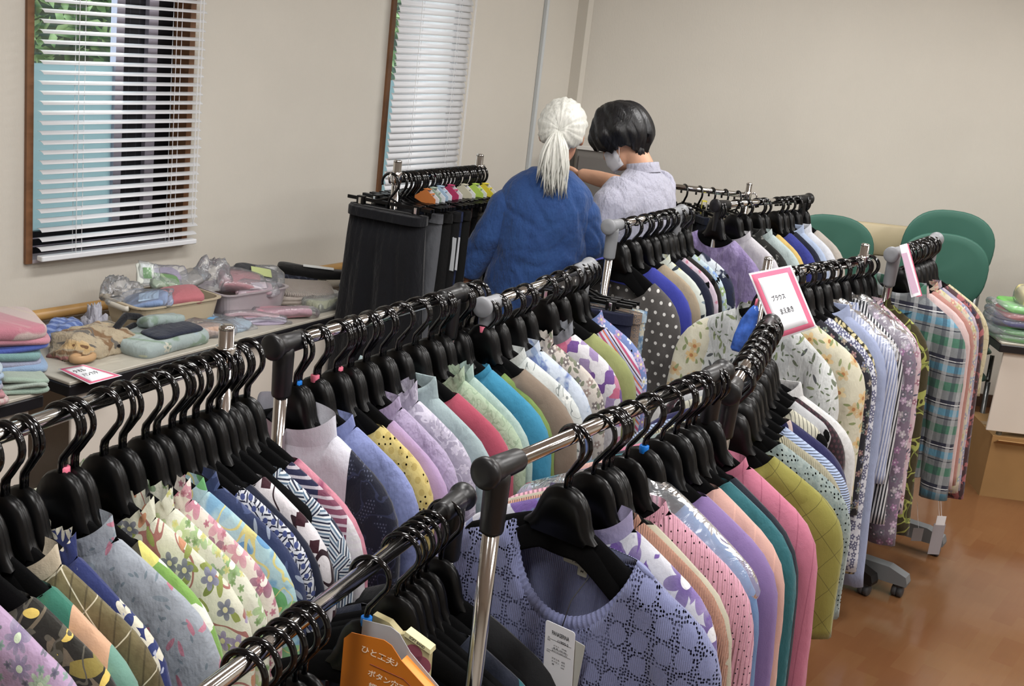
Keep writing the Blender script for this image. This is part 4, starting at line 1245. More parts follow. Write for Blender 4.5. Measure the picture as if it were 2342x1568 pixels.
# trousers against the back wall
for (t_, nm, c) in ((.1, 'black trousers partly behind the person in white', '#101214'), (.17, 'dark grey trousers on the back wall rack', '#33332f'), (.24, 'dark navy trousers on the back wall rack', '#141c30'), (.30, 'olive brown trousers on the back wall rack', '#6b6350'), (.36, 'khaki trousers with belt loops on the back wall rack', '#786e58'), (.42, 'taupe trousers at the end of the back wall rack', '#5e574a')):
    skirt('L', t_, 'trousers', nm, f_(c, crease=.5), .13, .11, .8, .02, jit=PI / 2 * .25, clip=.09)
card('L', .27, 'yellow card hanging on the back wall rack', simple('card_y', '#d8cc4a', .6), -.02, .03, -.13, -.05)
card('L', .36, 'aqua card hanging on the back wall rack', simple('card_a', '#a8d8d4', .6), -.02, .03, -.14, -.06)
# ------------------------------------------------------------------ tables and what lies on them
M['table_top'] = simple('grey_laminate', '#b5b0a4', .35, var=.05, vscale=30)
M['table_edge'] = simple('black_table_edge', '#17161a', .4)
M['panel'] = simple('beige_panel', '#d8cfc4', .6)
def table(label, c, dirv, length, depth, z, panel=True):
    rz = math.atan2(dirv[1], dirv[0])
    t = thing('folding_table', label, 'table', (c[0], c[1], 0), rz)
    MB().rbox((0, 0, z - .005), (length - .006, depth - .006, .01), .004).obj('top', M['table_top'], t)
    MB().rbox((0, 0, z - .027), (length, depth, .034), .006).obj('edge_band', M['table_edge'], t)
    for sx in (-1, 1):
        for sy in (-1, 1):
            MB().tube([(sx * (length / 2 - .12), sy * (depth / 2 - .06), z - .04), (sx * (length / 2 - .08), sy * (depth / 2 - .04), 0)], .013, 8).obj('leg', M['grey_steel'], t, True)
    if panel:
        MB().rbox((0, -depth / 2 + .03, z - .22), (length - .06, .012, .36), .004).obj('modesty_panel', M['panel'], t)
    return t
TD = Vector((.468, .884, 0)).normalized()
TN = Vector((-TD.y, TD.x, 0))
fa, fb = Vector((-1.205, 3.22, 0)), Vector((-.52, 4.50, 0))
c2 = (fa + fb) / 2 + TN * .225
table('long grey topped table under the windows holding towels and baskets', (c2.x, c2.y), TD, (fb - fa).length, .45, .70)
fc = Vector((-1.235, 3.15, 0))
c1 = fc - TD * .9 + TN * .215
table('grey topped table end at the left edge with stacked baby towels', (c1.x, c1.y), TD, 1.76, .45, .70)

def slab(V, F, w, d, h, cx=0, cy=0, cz=0, r=.012, wob=0.0, seed=0, nx=14, ny=8):
    """soft folded cloth slab with a rounded rim"""
    rr = random.Random(seed)
    ph = [rr.uniform(0, 6.28) for _ in range(4)]
    k = len(V)
    rows = []
    prof = [(-.5, .0), (-.42, .35), (0, .5), (.42, .35), (.5, .0)]
    n = 40
    for (zz, inset) in ((0, .6), (.18, .15), (.5, 0), (.82, .15), (1, .6)):
        ring = []
        for i in range(n):
            a = 2 * PI * i / n
            ca, sa = math.cos(a), math.sin(a)
            x = math.copysign(abs(ca) ** .35, ca) * (w / 2 - r * inset)
            y = math.copysign(abs(sa) ** .35, sa) * (d / 2 - r * inset)
            wz = wob * (math.sin(3 * x / w * 2 + ph[0]) + math.sin(4 * y / d + ph[1] + 2 * x / w))
            ring.append((cx + x + wob * .6 * math.sin(5 * a + ph[2]), cy + y + wob * .6 * math.sin(4 * a + ph[3]), cz + h * zz + wz))
        rows.append(ring)
    v, f = loft(rows)
    V += v
    F += [tuple(i + k for i in q) for q in f]
def cloth_stack(name, label, cat, x, y, z, rz, w, d, items, group=None):
    """items: (height, material, dx, dy, width factor, name)"""
    t = thing(name, label, cat, (x, y, z), rz, group)
    zz = 0
    for i, it in enumerate(items):
        h, mat, dx, dy, wf = it[:5]
        V, F = [], []
        slab(V, F, w * wf, d * wf, h, dx, dy, zz, .014, .004, i * 7 + len(label))
        link(it[5] if len(it) > 5 else 'fold', mesh('fold', V, F, mat), t)
        zz += h * .93
    return t
def lump(name, label, cat, x, y, z, rz, w, d, h, mat, seed=0, rough=.25, sub=None, group=None, parent=None, fine=0.0):
    """crumpled bag or bundle: noisy flattened dome"""
    from mathutils import noise as mn
    V, F = [], []
    n, m = 36, 14
    rings = []
    for j in range(m + 1):
        el = -.35 + (PI / 2 + .35) * j / m
        ring = []
        for i in range(n):
            a = 2 * PI * i / n
            ce = math.cos(el)
            px = math.copysign(abs(math.cos(a)) ** .7, math.cos(a)) * ce
            py = math.copysign(abs(math.sin(a)) ** .7, math.sin(a)) * ce
            pz = max(0, math.sin(el)) ** .8
            q = Vector((px * 2 + seed * 3.1, py * 2, pz * 2 + seed))
            k = 1 + rough * mn.noise(q) + rough * .6 * mn.noise(q * 2.7) + fine * mn.noise(q * 7)
            ring.append((px * k * w / 2, py * k * d / 2, max(0, pz * k) * h))
        rings.append(ring)
    V, F = loft(rings, True, True)
    if parent:
        return link(name, mesh(name, V, F, mat), parent, (x, y, z), (0, 0, rz))
    t = thing(name, label, cat, (x, y, z), rz, group)
    link(sub or 'body', mesh('body', V, F, mat), t)
    return t
TZ = .70
rz0 = math.atan2(TD.y, TD.x)
toweling = lambda c, *l: f_(c, *l, weave=.8, crease=.2, sheen=.3)
cloth_stack('towel_stack', 'folded pink and cream blanket on top of blue edged towels', 'towels', -1.50, 3.26, TZ, rz0 - .5, .36, .24, [
    (.024, toweling('#8fb0d6'), .02, 0, 1.0, 'light_blue_towel'), (.02, toweling('#a3a9c4'), .0, 0, .98, 'grey_blue_towel'), (.028, toweling('#86b4b4', ('stripe', 'x', .5, .1, '#3c5cc0', .15)), .0, 0, 1.0, 'aqua_towel'), (.02, toweling('#3f5fc4'), .03, 0, .95, 'blue_hem'),
    (.02, toweling('#d48a9c'), .02, .0, 1.02, 'pink_fold'), (.038, toweling('#dcc2bd', ('blot', 8, .55, '#d07f92', .05), ('blot', 11, .62, '#e6d6b0', .05)), .0, 0, 1.06, 'cream_fold')])
cloth_stack('towel_stack', 'low stack of baby blue cloths over pink gingham at the left edge', 'towels', -1.405, 3.0, TZ, rz0 - .4, .2, .17, [
    (.02, toweling('#d8c4c0', ('stripe', 'x', .02, .4, '#d08a92', 0, .6), ('stripe', 'z', .02, .4, '#d08a92', 0, .6)), 0, 0, 1.05, 'gingham_cloth'), (.016, toweling('#c98a92'), 0, 0, 1.0, 'pink_cloth'), (.018, toweling('#a5a4b8'), 0, 0, .95, 'grey_cloth'), (.016, toweling('#7e9cc0'), 0, 0, .93, 'blue_cloth'), (.018, toweling('#a9c4de'), 0, 0, .95, 'pale_blue_cloth'), (.018, toweling('#bcd0e0'), .005, 0, .9, 'white_blue_cloth')])
cloth_stack('hand_towel', 'crumpled pale green hand towel at the table corner', 'towel', -1.30, 3.12, TZ, rz0 - .5, .14, .1, [(.014, toweling('#9cb4a4'), 0, 0, 1.0), (.014, toweling('#b4c4b8'), .004, 0, .95), (.016, toweling('#a8bfae'), .006, 0, .9)])
fb_ = f_('#b9a98c', ('blot', 16, .52, '#8a6a48', .04), ('blot', 24, .58, '#6f6a64', .03), ('flower', 14, 5, .4, ['#b0503c', '#c9a35a', '#d8ceb4'], '#7d5a3a', .5), crease=.9)
bg = lump('cloth_bag', 'brown and cream leaf print folded cloth bag', 'bag', -1.255, 3.53, TZ, rz0, .27, .16, .075, fb_, 3, .2, 'bag_body')
MB().tube([(-.10 + .035 * math.cos(a), -.075 + .02 * math.sin(a), .016) for a in [i * .5 for i in range(14)]], .011, 8).obj('strap_coil', simple('beige_webbing', '#b08e68', .8), bg, True)
lump('wrapped_cloth', 'blue patterned cloth wrapped in clear plastic', 'package', -1.375, 3.63, TZ, rz0, .14, .1, .06, f_('#5470b4', ('stripe', 'd', .03, .4, '#8aa2d8')), 5, .2)
lump('tissue', 'crumpled white tissue behind the printed bag', 'tissue', -1.31, 3.69, TZ, rz0, .07, .06, .085, f_('#b9b9c6', crease=.9), 9, .6)
hb = thing('shopping_bag', 'pale floral cloth bag with navy patch and dark straps', 'bag', (-1.085, 3.66, TZ), rz0)
V, F = [], []
slab(V, F, .30, .17, .045, 0, 0, 0, .02, .004, 4)
link('bag_body', mesh('bag_body', V, F, f_('#a9b9b8', ('blot', 14, .55, '#8aa38e', .06), ('flower', 18, 5, .4, ['#b9c4a0', '#8fa8b8', '#c9c8b4'], '#7d8f86', .6))), hb)
V, F = [], []
slab(V, F, .20, .10, .012, .03, -.02, .044, .02, .002, 8)
link('navy_patch', mesh('navy_patch', V, F, f_('#232a3e')), hb)
V, F = [], []
slab(V, F, .16, .07, .035, .05, .05, .045, .02, .005, 11)
link('rolled_edge', mesh('rolled_edge', V, F, f_('#a4b6b4', ('blot', 16, .55, '#87a08e', .06))), hb)
MB().tube([(-.16, .02, .02), (-.13, .06, .06), (-.06, .09, .085), (.0, .1, .07), (.05, .09, .04)], .012, 8).obj('strap', f_('#12141c'), hb, True)
MB().tube([(-.15, .04, .02), (-.1, .07, .04), (-.03, .085, .05), (.03, .09, .03)], .011, 8).obj('strap', f_('#12141c'), hb, True)

def basket(label, x, y, rz, w, d, h, mat, lip):
    t = thing('plastic_basket', label, 'basket', (x, y, TZ), rz)
    th = .003
    rings = []
    n = 28
    def ring(ww, dd, z):
        out = []
        for i in range(n):
            a = 2 * PI * i / n
            out.append((math.copysign(abs(math.cos(a)) ** .3, math.cos(a)) * ww / 2, math.copysign(abs(math.sin(a)) ** .3, math.sin(a)) * dd / 2, z))
        return out
    rr = [ring(w * .84, d * .84, 0), ring(w * .9, d * .9, h * .3), ring(w * .97, d * .97, h), ring(w * 1.03, d * 1.03, h + .001), ring(w * 1.03, d * 1.03, h + .005), ring(w * .95, d * .95, h + .005), ring(w * .88, d * .88, h * .3), ring(w * .82, d * .82, .004)]
    V, F = loft(rr)
    link('tub', mesh('tub', V, F, mat, False), t)
    if lip:
        for sx in (-1, 1):
            MB().tube([(sx * w * .515, -d * .25, h - .004), (sx * w * .53, -d * .2, h - .006), (sx * w * .53, d * .2, h - .006), (sx * w * .515, d * .25, h - .004)], .009, 8).obj('grip', simple('white_grip', '#cfcabe', .5), t, True)
    return t
rzb = rz0 - .12
bkA = (-1.16, 3.92)
basket('cream plastic basket of small wrapped goods', bkA[0], bkA[1], rzb, .34, .22, .085, simple('cream_plastic', '#b9ab92', .5), True)
bkB = (-.965, 4.18)
basket('clear plastic basket of wrapped pink goods', bkB[0], bkB[1], rzb, .30, .2, .085, simple('cloudy_plastic', '#c9bfc4', .3, trans=.4), False)
def at_b(b, u, v):
    c, s = math.cos(rzb), math.sin(rzb)
    return b[0] + u * c - v * s, b[1] + u * s + v * c
def packet(label, cat, pos, z, w, d, h, mat, tilt=(0, 0, 0), wrap=True, tagc=None, name='packet', group=None):
    t = thing(name, label, cat, (pos[0], pos[1], z), 0, group)
    t.rotation_euler = tilt
    V, F = [], []
    slab(V, F, w, d, h, 0, 0, 0, .01, .003, len(label))
    link('contents', mesh('contents', V, F, mat), t)
    if wrap:
        V, F = [], []
        slab(V, F, w * 1.18, d * 1.12, h * 1.3, .01, 0, -h * .1, .02, .007, len(label) + 3)
        link('wrapper', mesh('wrapper', V, F, M['film']), t)
    if tagc:
        MB().box((w * .1, 0, h * 1.25), (w * .45, d * .5, .002)).obj('paper_insert', tagc, t)
    return t
pk = lambda c: simple('packet_' + c[1:], c, .6)
packet('light blue packet leaning in the cream basket', 'package', at_b(bkA, -.09, -.03), TZ + .085, .14, .09, .018, f_('#8aa8da'), (.35, -.25, rz0 - .9), True, pk('#b4cce4'))
packet('salmon pink felt pouch open in the cream basket', 'pouch', at_b(bkA, .03, -.045), TZ + .082, .15, .1, .03, f_('#c46a74', crease=.2), (.3, -.15, rz0 - .5), False)
packet('green patterned packet in the cream basket', 'package', at_b(bkA, .03, .04), TZ + .115, .1, .07, .02, f_('#a9bf9a', ('blot', 20, .5, '#6f9a62')), (.5, .1, rz0 - .4))
packet('white card with green clover on a hook', 'package', at_b(bkA, -.02, .07), TZ + .15, .06, .075, .008, pk('#d8dcd4'), (1.0, 0, rz0 - .6), True, pk('#5fa04a'))
packet('lilac wrapped packet at the basket back', 'package', at_b(bkA, .06, .08), TZ + .125, .12, .07, .02, f_('#a79ab8'), (.6, 0, rz0 - .3))
packet('grey wrapped packet between the two baskets', 'package', at_b(bkA, .13, .05), TZ + .11, .12, .07, .02, f_('#9a948c'), (.5, -.2, rz0 - .2))
lump('crumpled_film', 'crumpled clear film at the left end of the cream basket', 'plastic wrap', *at_b(bkA, -.13, .05), TZ + .08, rz0, .12, .1, .075, M['film'], 21, .32, fine=.05)
lump('crumpled_film', 'tall crumpled clear film rising from the clear basket', 'plastic wrap', *at_b(bkB, -.09, .05), TZ + .08, rz0, .12, .11, .10, M['film'], 24, .32, fine=.05)
packet('salmon pink folded cloth in the clear basket', 'cloth', at_b(bkB, .0, .01), TZ + .085, .15, .11, .035, f_('#c2707a'), (.4, .1, rz0 - .7))
packet('pale pink labelled packet in the clear basket', 'package', at_b(bkB, .02, -.045), TZ + .075, .13, .07, .02, f_('#c9a9b4'), (.4, -.1, rz0 - .7), True, pk('#d4c6cc'))
packet('dark grey wrapped packet with green card', 'package', at_b(bkB, .1, .04), TZ + .095, .16, .1, .025, f_('#33343a'), (.35, .15, rz0 - .7), True, pk('#b9c48a'))
packet('dark rose wrapped packet beside the grey one', 'package', at_b(bkB, .06, .02), TZ + .085, .15, .09, .025, f_('#8e4a58'), (.35, .15, rz0 - .7))
packet('sky blue packet with white sticker on the table', 'package', (-1.05, 3.98), TZ + .004, .13, .08, .018, f_('#5f9fd0'), (0, .05, rz0 - .5), True, pk('#c9d4de'))
packet('peach crumpled cloth packet at the table edge', 'cloth', (-.985, 3.83), TZ + .003, .13, .09, .03, f_('#d2ae98', crease=.9), (0, 0, rz0 - .3))
packet('pale blue packet near the chrome post', 'package', (-.93, 3.93), TZ + .003, .12, .09, .02, f_('#a3b6c8', crease=.7), (0, 0, rz0))
packet('pink hanging pouch lying flat, nearer one', 'pouch', (-.90, 4.08), TZ + .003, .19, .08, .022, f_('#c99ca4'), (0, 0, rz0 - .7))
packet('pink hanging pouch lying flat, with curled end', 'pouch', (-.81, 4.16), TZ + .003, .2, .08, .028, f_('#cf93a2'), (0, 0, rz0 - .7))
packet('clear packet with lilac lining at the edge', 'package', (-.85, 4.04), TZ + .002, .16, .05, .012, f_('#b4a8c0'), (0, 0, rz0 - .5))
cloth_stack('folded_cloth', 'wide folded cream cloth with ribbed top', 'cloth', -.83, 4.4, TZ, rz0 - .8, .3, .2, [(.02, f_('#b9aca2'), 0, 0, 1.0), (.02, f_('#c2b5ac'), .005, 0, .98), (.02, f_('#cabdb4', ribs=('x', .008)), .008, 0, .96)])
packet('pale green crumpled packet beside the cream cloth', 'package', (-.70, 4.34), TZ + .003, .14, .09, .035, f_('#b4b8a0', crease=.9), (0, 0, rz0))
packet('flat grey packet next to the black skirt', 'package', (-.63, 4.45), TZ + .003, .16, .12, .02, f_('#8a8880', crease=.7), (0, 0, rz0))
packet('black socks banded with a white label', 'socks', (-.80, 4.62), TZ + .05, .26, .07, .028, f_('#101012'), (0, .05, rz0 - .9), False, pk('#d5d8d8'), 'socks')
packet('dark navy patterned socks under the black pair', 'socks', (-.88, 4.60), TZ + .03, .22, .06, .02, f_('#2a2e3e', ('vine', 30, .04, '#4a4e60')), (0, .03, rz0 - .9), False, None, 'socks')
packet('blue cloth next to the socks by the skirt', 'cloth', (-.62, 4.66), TZ + .003, .14, .1, .03, f_('#4f74a8'), (0, 0, rz0), False)
pen = thing('marker_pen', 'white marker pen lying by the handrail', 'pen', (-.97, 4.62, TZ + .055), rz0 - .75)
MB().tube([(-.06, 0, 0), (.06, 0, 0)], .009, 10).obj('barrel', M['white_plastic'], pen, True)
MB().tube([(-.075, 0, 0), (-.06, 0, 0)], [.004, .007], 8).obj('tip', simple('dark_tip', '#2a2c30', .4), pen, True)

# right hand table with packaged goods
table('grey table with packaged goods beside the green chairs', (2.95, 5.33), (1, 0), 1.8, .5, .70)
rx = random.Random(5)
goods = [('#5cae4a', 'bright green wrapped package, lowest at the table front'), ('#4fa544', 'bright green wrapped package, second from the bottom'), ('#2a2f86', 'dark blue glossy package in the stack'), ('#a83434', 'red and white printed package in the stack'), ('#67b452', 'bright green wrapped package near the top of the stack')]
z = TZ
for i, (c, lb) in enumerate(goods):
    packet(lb, 'package', (2.38, 5.22), z, .62, .24, .026, simple('goods_%d' % i, c, .35, var=.2, vscale=14), (0, 0, rx.uniform(-.03, .03)), True)
    z += .031
packet('white boxed goods with yellow print on the stack', 'package', (2.2, 5.2), z, .16, .12, .06, simple('goods_y', '#cfc38a', .5, var=.2), (.2, 0, .1), True, pk('#e0dcc8'))
packet('charcoal boxed item with aqua label on the stack', 'package', (2.42, 5.22), z, .2, .16, .07, simple('goods_k', '#3a3d42', .4), (0, 0, -.05), False, pk('#6aa8a2'))
packet('white flat box on top of the goods', 'box', (2.45, 5.36), z + .07, .42, .2, .04, simple('goods_w', '#d4d2d0', .5), (0, 0, .0), False)
bx = thing('cardboard_box', 'brown cardboard box on the floor under the goods table', 'box', (2.42, 5.26, 0), -.04)
M['carton'] = simple('brown_cardboard', '#a07c4e', .8, var=.08, vscale=5)
MB().box((0, 0, .14), (.6, .34, .28)).obj('carton', M['carton'], bx)
MB().box((0, -.19, .262), (.58, .06, .004), m=Matrix.Rotation(-.5, 3, 'X')).obj('flap', M['carton'], bx)
MB().box((0, .0, .2815), (.6, .05, .001)).obj('tape', simple('brown_tape', '#8d6f48', .3), bx)
# ------------------------------------------------------------------ green stacking chairs
M['green'] = simple('green_chair_plastic', '#3f6a5d', .5, spec=.35)
M['chair_leg'] = simple('grey_chair_tube', '#8a8c8c', .3, .7)
def chair_meshes():
    out = {}
    n = 40
    rings = []
    for (k, y) in ((.0, 0), (.8, 0), (.96, 0.002), (1.0, .008), (.96, .014), (.8, .016), (.0, .016)):
        ring = []
        for i in range(n):
            a = 2 * PI * i / n
            x = math.copysign(abs(math.cos(a)) ** .8, math.cos(a)) * .225 * k
            zz = math.copysign(abs(math.sin(a)) ** .8, math.sin(a)) * .19 * k
            ring.append((x, y + (x / .225) ** 2 * .045 * -1 - zz * .12, .84 + zz))
        rings.append(ring)
    V, F = loft(rings, False, False)
    out['backrest'] = mesh('backrest', V, F, M['green'])
    rings = []
    for (k, z) in ((.0, .42), (.9, .42), (1.0, .43), (.95, .442), (.0, .446)):
        rings.append([(math.copysign(abs(math.cos(2 * PI * i / n)) ** .6, math.cos(2 * PI * i / n)) * .22 * k, -.2 + math.copysign(abs(math.sin(2 * PI * i / n)) ** .6, math.sin(2 * PI * i / n)) * .21 * k, z) for i in range(n)])
    V, F = loft(rings, False, False)
    out['seat'] = mesh('seat', V, F, M['green'])
    out['leg_f'] = MB().tube([(0, -.36, .425), (0, -.38, .2), (0, -.4, 0)], .011, 8).me('leg', M['chair_leg'], True)
    out['leg_b'] = MB().tube([(0, .0, .80), (0, -.02, .6), (0, -.03, .42), (0, .05, 0)], .011, 8).me('leg', M['chair_leg'], True)
    return out
CM = chair_meshes()
def chair(x, y, z, rz, label, group=None):
    c = thing('stacking_chair', label, 'chair', (x, y, z), rz, group)
    link('backrest', CM['backrest'], c)
    link('seat', CM['seat'], c)
    for sx in (-.2, .2):
        link('leg', CM['leg_f'], c, (sx, 0, 0))
        link('leg', CM['leg_b'], c, (sx, 0, 0))
    return c
chair(1.47, 5.98, -.0, .05, 'left green chair beside the cream chair back')
chair(1.97, 5.80, 0, .03, 'green chair in front, at the bottom of the right stack')
chair(2.03, 5.95, .092, .0, 'taller green chair stacked behind the front one')
chair(2.70, 5.95, .0, -.05, 'green chair at the right edge of the view')
ch = thing('padded_chair', 'cream padded chair back with wooden post beside the green chair', 'chair', (1.77, 6.2, 0), .08)
MB().rbox((0, 0, .9), (.34, .05, .16), .02).obj('back_pad', simple('cream_vinyl', '#b9ab8c', .5, var=.06), ch, True)
for sx in (-.12, .12):
    MB().rbox((sx, .01, .42), (.045, .04, .84), .006).obj('post', simple('tan_wood', '#9a8050', .5, var=.12), ch)
MB().rbox((0, -.22, .42), (.4, .4, .07), .02).obj('seat', simple('cream_seat', '#b5a78a', .5), ch, True)
for sx in (-.16, .16):
    MB().rbox((sx, -.38, .2), (.04, .04, .4), .006).obj('leg', simple('tan_wood_leg', '#947a4c', .5), ch)
# ------------------------------------------------------------------ people
def fuse(name, V, F, mat, voxel=.01, smooth=8, sub=False):
    """weld overlapping closed shells into one continuous skin"""
    me = mesh(name + '_raw', V, F, mat)
    o = bpy.data.objects.new('fuse_tmp', me)
    COL.objects.link(o)
    m = o.modifiers.new('r', 'REMESH')
    m.mode = 'VOXEL'
    m.voxel_size = voxel
    s = o.modifiers.new('s', 'SMOOTH')
    s.factor = .5
    s.iterations = smooth
    dg = bpy.context.evaluated_depsgraph_get()
    out = bpy.data.meshes.new_from_object(o.evaluated_get(dg))
    out.name = name
    bpy.data.objects.remove(o)
    bpy.data.meshes.remove(me)
    out.materials.clear()
    out.materials.append(mat)
    out.polygons.foreach_set('use_smooth', [True] * len(out.polygons))
    return out
def ell_rings(spec, n=28, p=1.0):
    rings = []
    for (cx, cy, cz, rx_, ry_) in spec:
        ring = []
        for i in range(n):
            a = 2 * PI * i / n
            ring.append((cx + math.copysign(abs(math.cos(a)) ** p, math.cos(a)) * rx_, cy + math.copysign(abs(math.sin(a)) ** p, math.sin(a)) * ry_, cz))
        rings.append(ring)
    return loft(rings)
def ball(c, r, n=20, m=12, rot=None):
    V, F = [], []
    rings = []
    for j in range(1, m):
        el = -PI / 2 + PI * j / m
        rings.append([(math.cos(2 * PI * i / n) * math.cos(el), math.sin(2 * PI * i / n) * math.cos(el), math.sin(el)) for i in range(n)])
    V, F = loft(rings)
    R_ = rot or Matrix.Identity(3)
    return [Vector(c) + R_ @ Vector((v[0] * r[0], v[1] * r[1], v[2] * r[2])) for v in V], F
def head_shell(mb, c, R_):
    """skull, jaw, nose, ears, neck stub in head space (forward +y)"""
    def put(vf):
        V, F = vf
        mb.add([Vector(c) + R_ @ Vector(v) for v in V], F)
    put(ball((0, -.008, .015), (.072, .092, .095)))
    put(ball((0, .028, -.045), (.055, .062, .065)))
    put(ball((0, .045, -.075), (.036, .04, .03)))
    put(ball((0, .094, -.022), (.011, .016, .02), 10, 8))
    put(ball((0, .088, -.005), (.008, .012, .02), 10, 8))
    put(ball((0, .083, -.058), (.02, .008, .006), 10, 6))
    for sx in (-1, 1):
        put(ball((sx * .073, -.004, -.012), (.008, .019, .03), 10, 8, Matrix.Rotation(sx * .25, 3, 'Z')))
def hand_shell(mb, w, dirv, side, palm_n, curl=.35, sc=1.0):
    """palm and five fingers; dirv = towards the fingers, palm_n = out of the palm"""
    d = Vector(dirv).normalized()
    n = Vector(palm_n)
    n = (n - d * n.dot(d)).normalized()
    s = d.cross(n) * side          # towards the thumb
    w = Vector(w)
    V, F = ball((0, 0, 0), (.042 * sc, .018 * sc, .048 * sc), 14, 10)
    mb.add([w + d * .045 * sc + s * v[0] + n * v[1] + d * v[2] for v in V], F)
    for i, (off, ln) in enumerate(((.03, .068), (.011, .078), (-.009, .072), (-.028, .056))):
        p = w + d * .075 * sc + s * off * sc
        pts = [p]
        a = curl * .4
        for k in range(3):
            p = p + (d * math.cos(a) + n * math.sin(a)) * ln * sc / 2.6
            a += curl
            pts.append(p)
        V, F = sweep(pts, [.0095 * sc, .009 * sc, .0085 * sc, .007 * sc], 8)
        mb.add(V, F)
    p = w + d * .03 * sc + s * .032 * sc
    V, F = sweep([p, p + (s * .8 + d * .6) * .03 * sc, p + (s * .9 + d * 1.5 + n * .3) * .033 * sc, p + (s * .8 + d * 2.4 + n * .6) * .033 * sc], [.013 * sc, .0115 * sc, .0105 * sc, .008 * sc], 8)
    mb.add(V, F)
M['skin'] = simple('skin_tan', '#b98468', .55, var=.06, vscale=20)
M['skin2'] = simple('skin_light', '#c99a7e', .55, var=.05, vscale=20)
def hair_mat(name, c0, c1, rough):
    n = NT(name)
    o3 = n.obj()
    nz = n.noise(n.vm('MULTIPLY', o3, (90, 90, 14)), 1.0, 3, .6).outputs[0]
    c = n.ramp(nz, [(.3, S(c0)), (.7, S(c1))])
    b = n.node('ShaderNodeBump', {'Height': nz, 'Strength': .7, 'Distance': .004})
    p = n.node('ShaderNodeBsdfPrincipled', {'Base Color': c, 'Roughness': rough, 'Specular IOR Level': .5, 'Normal': b.outputs[0]})
    n.put(n.out.inputs[0], p.outputs[0])
    return n.mat
M['hair_white'] = hair_mat('white_hair', '#bfbfb8', '#e8e8e0', .5)
M['hair_black'] = hair_mat('black_hair', '#08080a', '#1c1c20', .42)

# --- person in the blue linen tunic, seen from behind
P1 = thing('person', 'person with white ponytail in a blue linen tunic, seen from behind', 'person', (.055, 4.42, 0), 0.0)
P1.scale = (1, 1, .988)
mb = MB()
HC = (.035, .0, 1.435)
HR = Matrix.Rotation(.12, 3, 'X') @ Matrix.Rotation(-.1, 3, 'Z')
head_shell(mb, HC, Matrix.Rotation(-.14, 3, 'X') @ Matrix.Rotation(-.08, 3, 'Z'))
mb.tube([(.012, -.012, 1.24), (.02, -.01, 1.32), (.03, -.005, 1.40)], [.062, .052, .05], 14)
la = [(-.12, .0, 1.19), (-.178, -.02, 1.04), (-.245, .01, .9), (-.268, .025, .835)]
mb.tube(la, [.045, .04, .034, .026], 12)
hand_shell(mb, (-.27, .027, .83), (-.3, .1, -.75), 1, (.7, .3, -.2), .4)
ra = [(.13, .0, 1.2), (.195, .03, 1.04), (.2, .2, .945), (.17, .31, .95)]
mb.tube(ra, [.045, .04, .034, .026], 12)
hand_shell(mb, (.168, .312, .952), (-.15, .8, .0), -1, (0, 0, -1), .4)
V, F = ell_rings([(0, 0, .7, .15, .1), (0, 0, .9, .15, .1), (0, 0, 1.15, .15, .09), (0, 0, 1.24, .1, .07), (0, 0, 1.27, .05, .05)])
mb.add(V, F)
for sx in (-1, 1):
    mb.tube([(sx * .085, 0, .78), (sx * .09, .01, .42), (sx * .09, -.01, .06)], [.085, .06, .045], 12)
    V, F = ball((sx * .09, .05, .035), (.042, .11, .035))
    mb.add(V, F)
link('body', fuse('body', mb.V, mb.F, M['skin'], .0065, 4), P1)
M['blue_linen'] = f_('#0b4182', ('mottle', '#134e92', .6, 14), crease=.7, weave=.5)
mb = MB()
V, F = ell_rings([(.0, .02, .66, .20, .14), (0, .015, .78, .195, .14), (0, .005, .9, .18, .135), (0, -.005, 1.0, .172, .13), (.0, -.012, 1.1, .17, .125), (.005, -.014, 1.17, .168, .115), (.008, -.012, 1.22, .162, .10), (.01, -.01, 1.255, .138, .085), (.012, -.01, 1.28, .105, .072), (.015, -.008, 1.298, .078, .062), (.016, -.006, 1.306, .07, .055)], 36)
mb.add(V, F)
tun = fuse('tunic', mb.V, mb.F, M['blue_linen'], .009, 9)
from mathutils import noise as mnoise
def crease(c, k):
    r1 = abs(mnoise.noise(Vector((c.x * 5 + k, c.y * 5, c.z * 6 + c.x * 4))))
    r2 = abs(mnoise.noise(Vector((c.x * 9 - c.z * 4, c.y * 9 + k, c.z * 9))))
    return -.006 * max(0, .12 - r1) / .12 - .003 * max(0, .1 - r2) / .1 + mnoise.noise(Vector((c.x * 8, c.y * 8, c.z * 3 + k))) * .008 + mnoise.noise(Vector((c.x * 14, c.y * 14, c.z * 16 + k))) * .003
for v in tun.vertices:
    c = v.co
    v.co = c + Vector((c.x, c.y, 0)).normalized() * (crease(c, 1.0) + .004)
tun.update()
link('tunic', tun, P1)
for pts, rs in (([(-.085, -.01, 1.21), (-.132, -.014, 1.155), (-.178, -.025, 1.04), (-.232, .0, .93), (-.25, .012, .895), (-.254, .015, .885)], [.04, .066, .064, .058, .058, .057]),
                ([(.095, -.008, 1.21), (.145, -.008, 1.155), (.185, .02, 1.04), (.2, .14, .95), (.2, .19, .945), (.198, .2, .945)], [.04, .066, .064, .06, .058, .056])):
    mb = MB()
    # resample so the sleeve can crease
    fine_p, fine_r = [], []
    for k in range(len(pts) - 1):
        for q in range(8):
            u = q / 8
            fine_p.append(Vector(pts[k]).lerp(Vector(pts[k + 1]), u))
            fine_r.append(rs[k] * (1 - u) + rs[k + 1] * u)
    mb.tube(fine_p, fine_r, 28)
    me = fuse('sleeve', mb.V, mb.F, M['blue_linen'], .007, 10)
    for v in me.vertices:
        c = v.co
        w = crease(c, 4.0)
        v.co = c + Vector((math.copysign(1, c.x) * .6, -.6, .2)).normalized() * w
    me.update()
    link('sleeve', me, P1)
mb = MB()
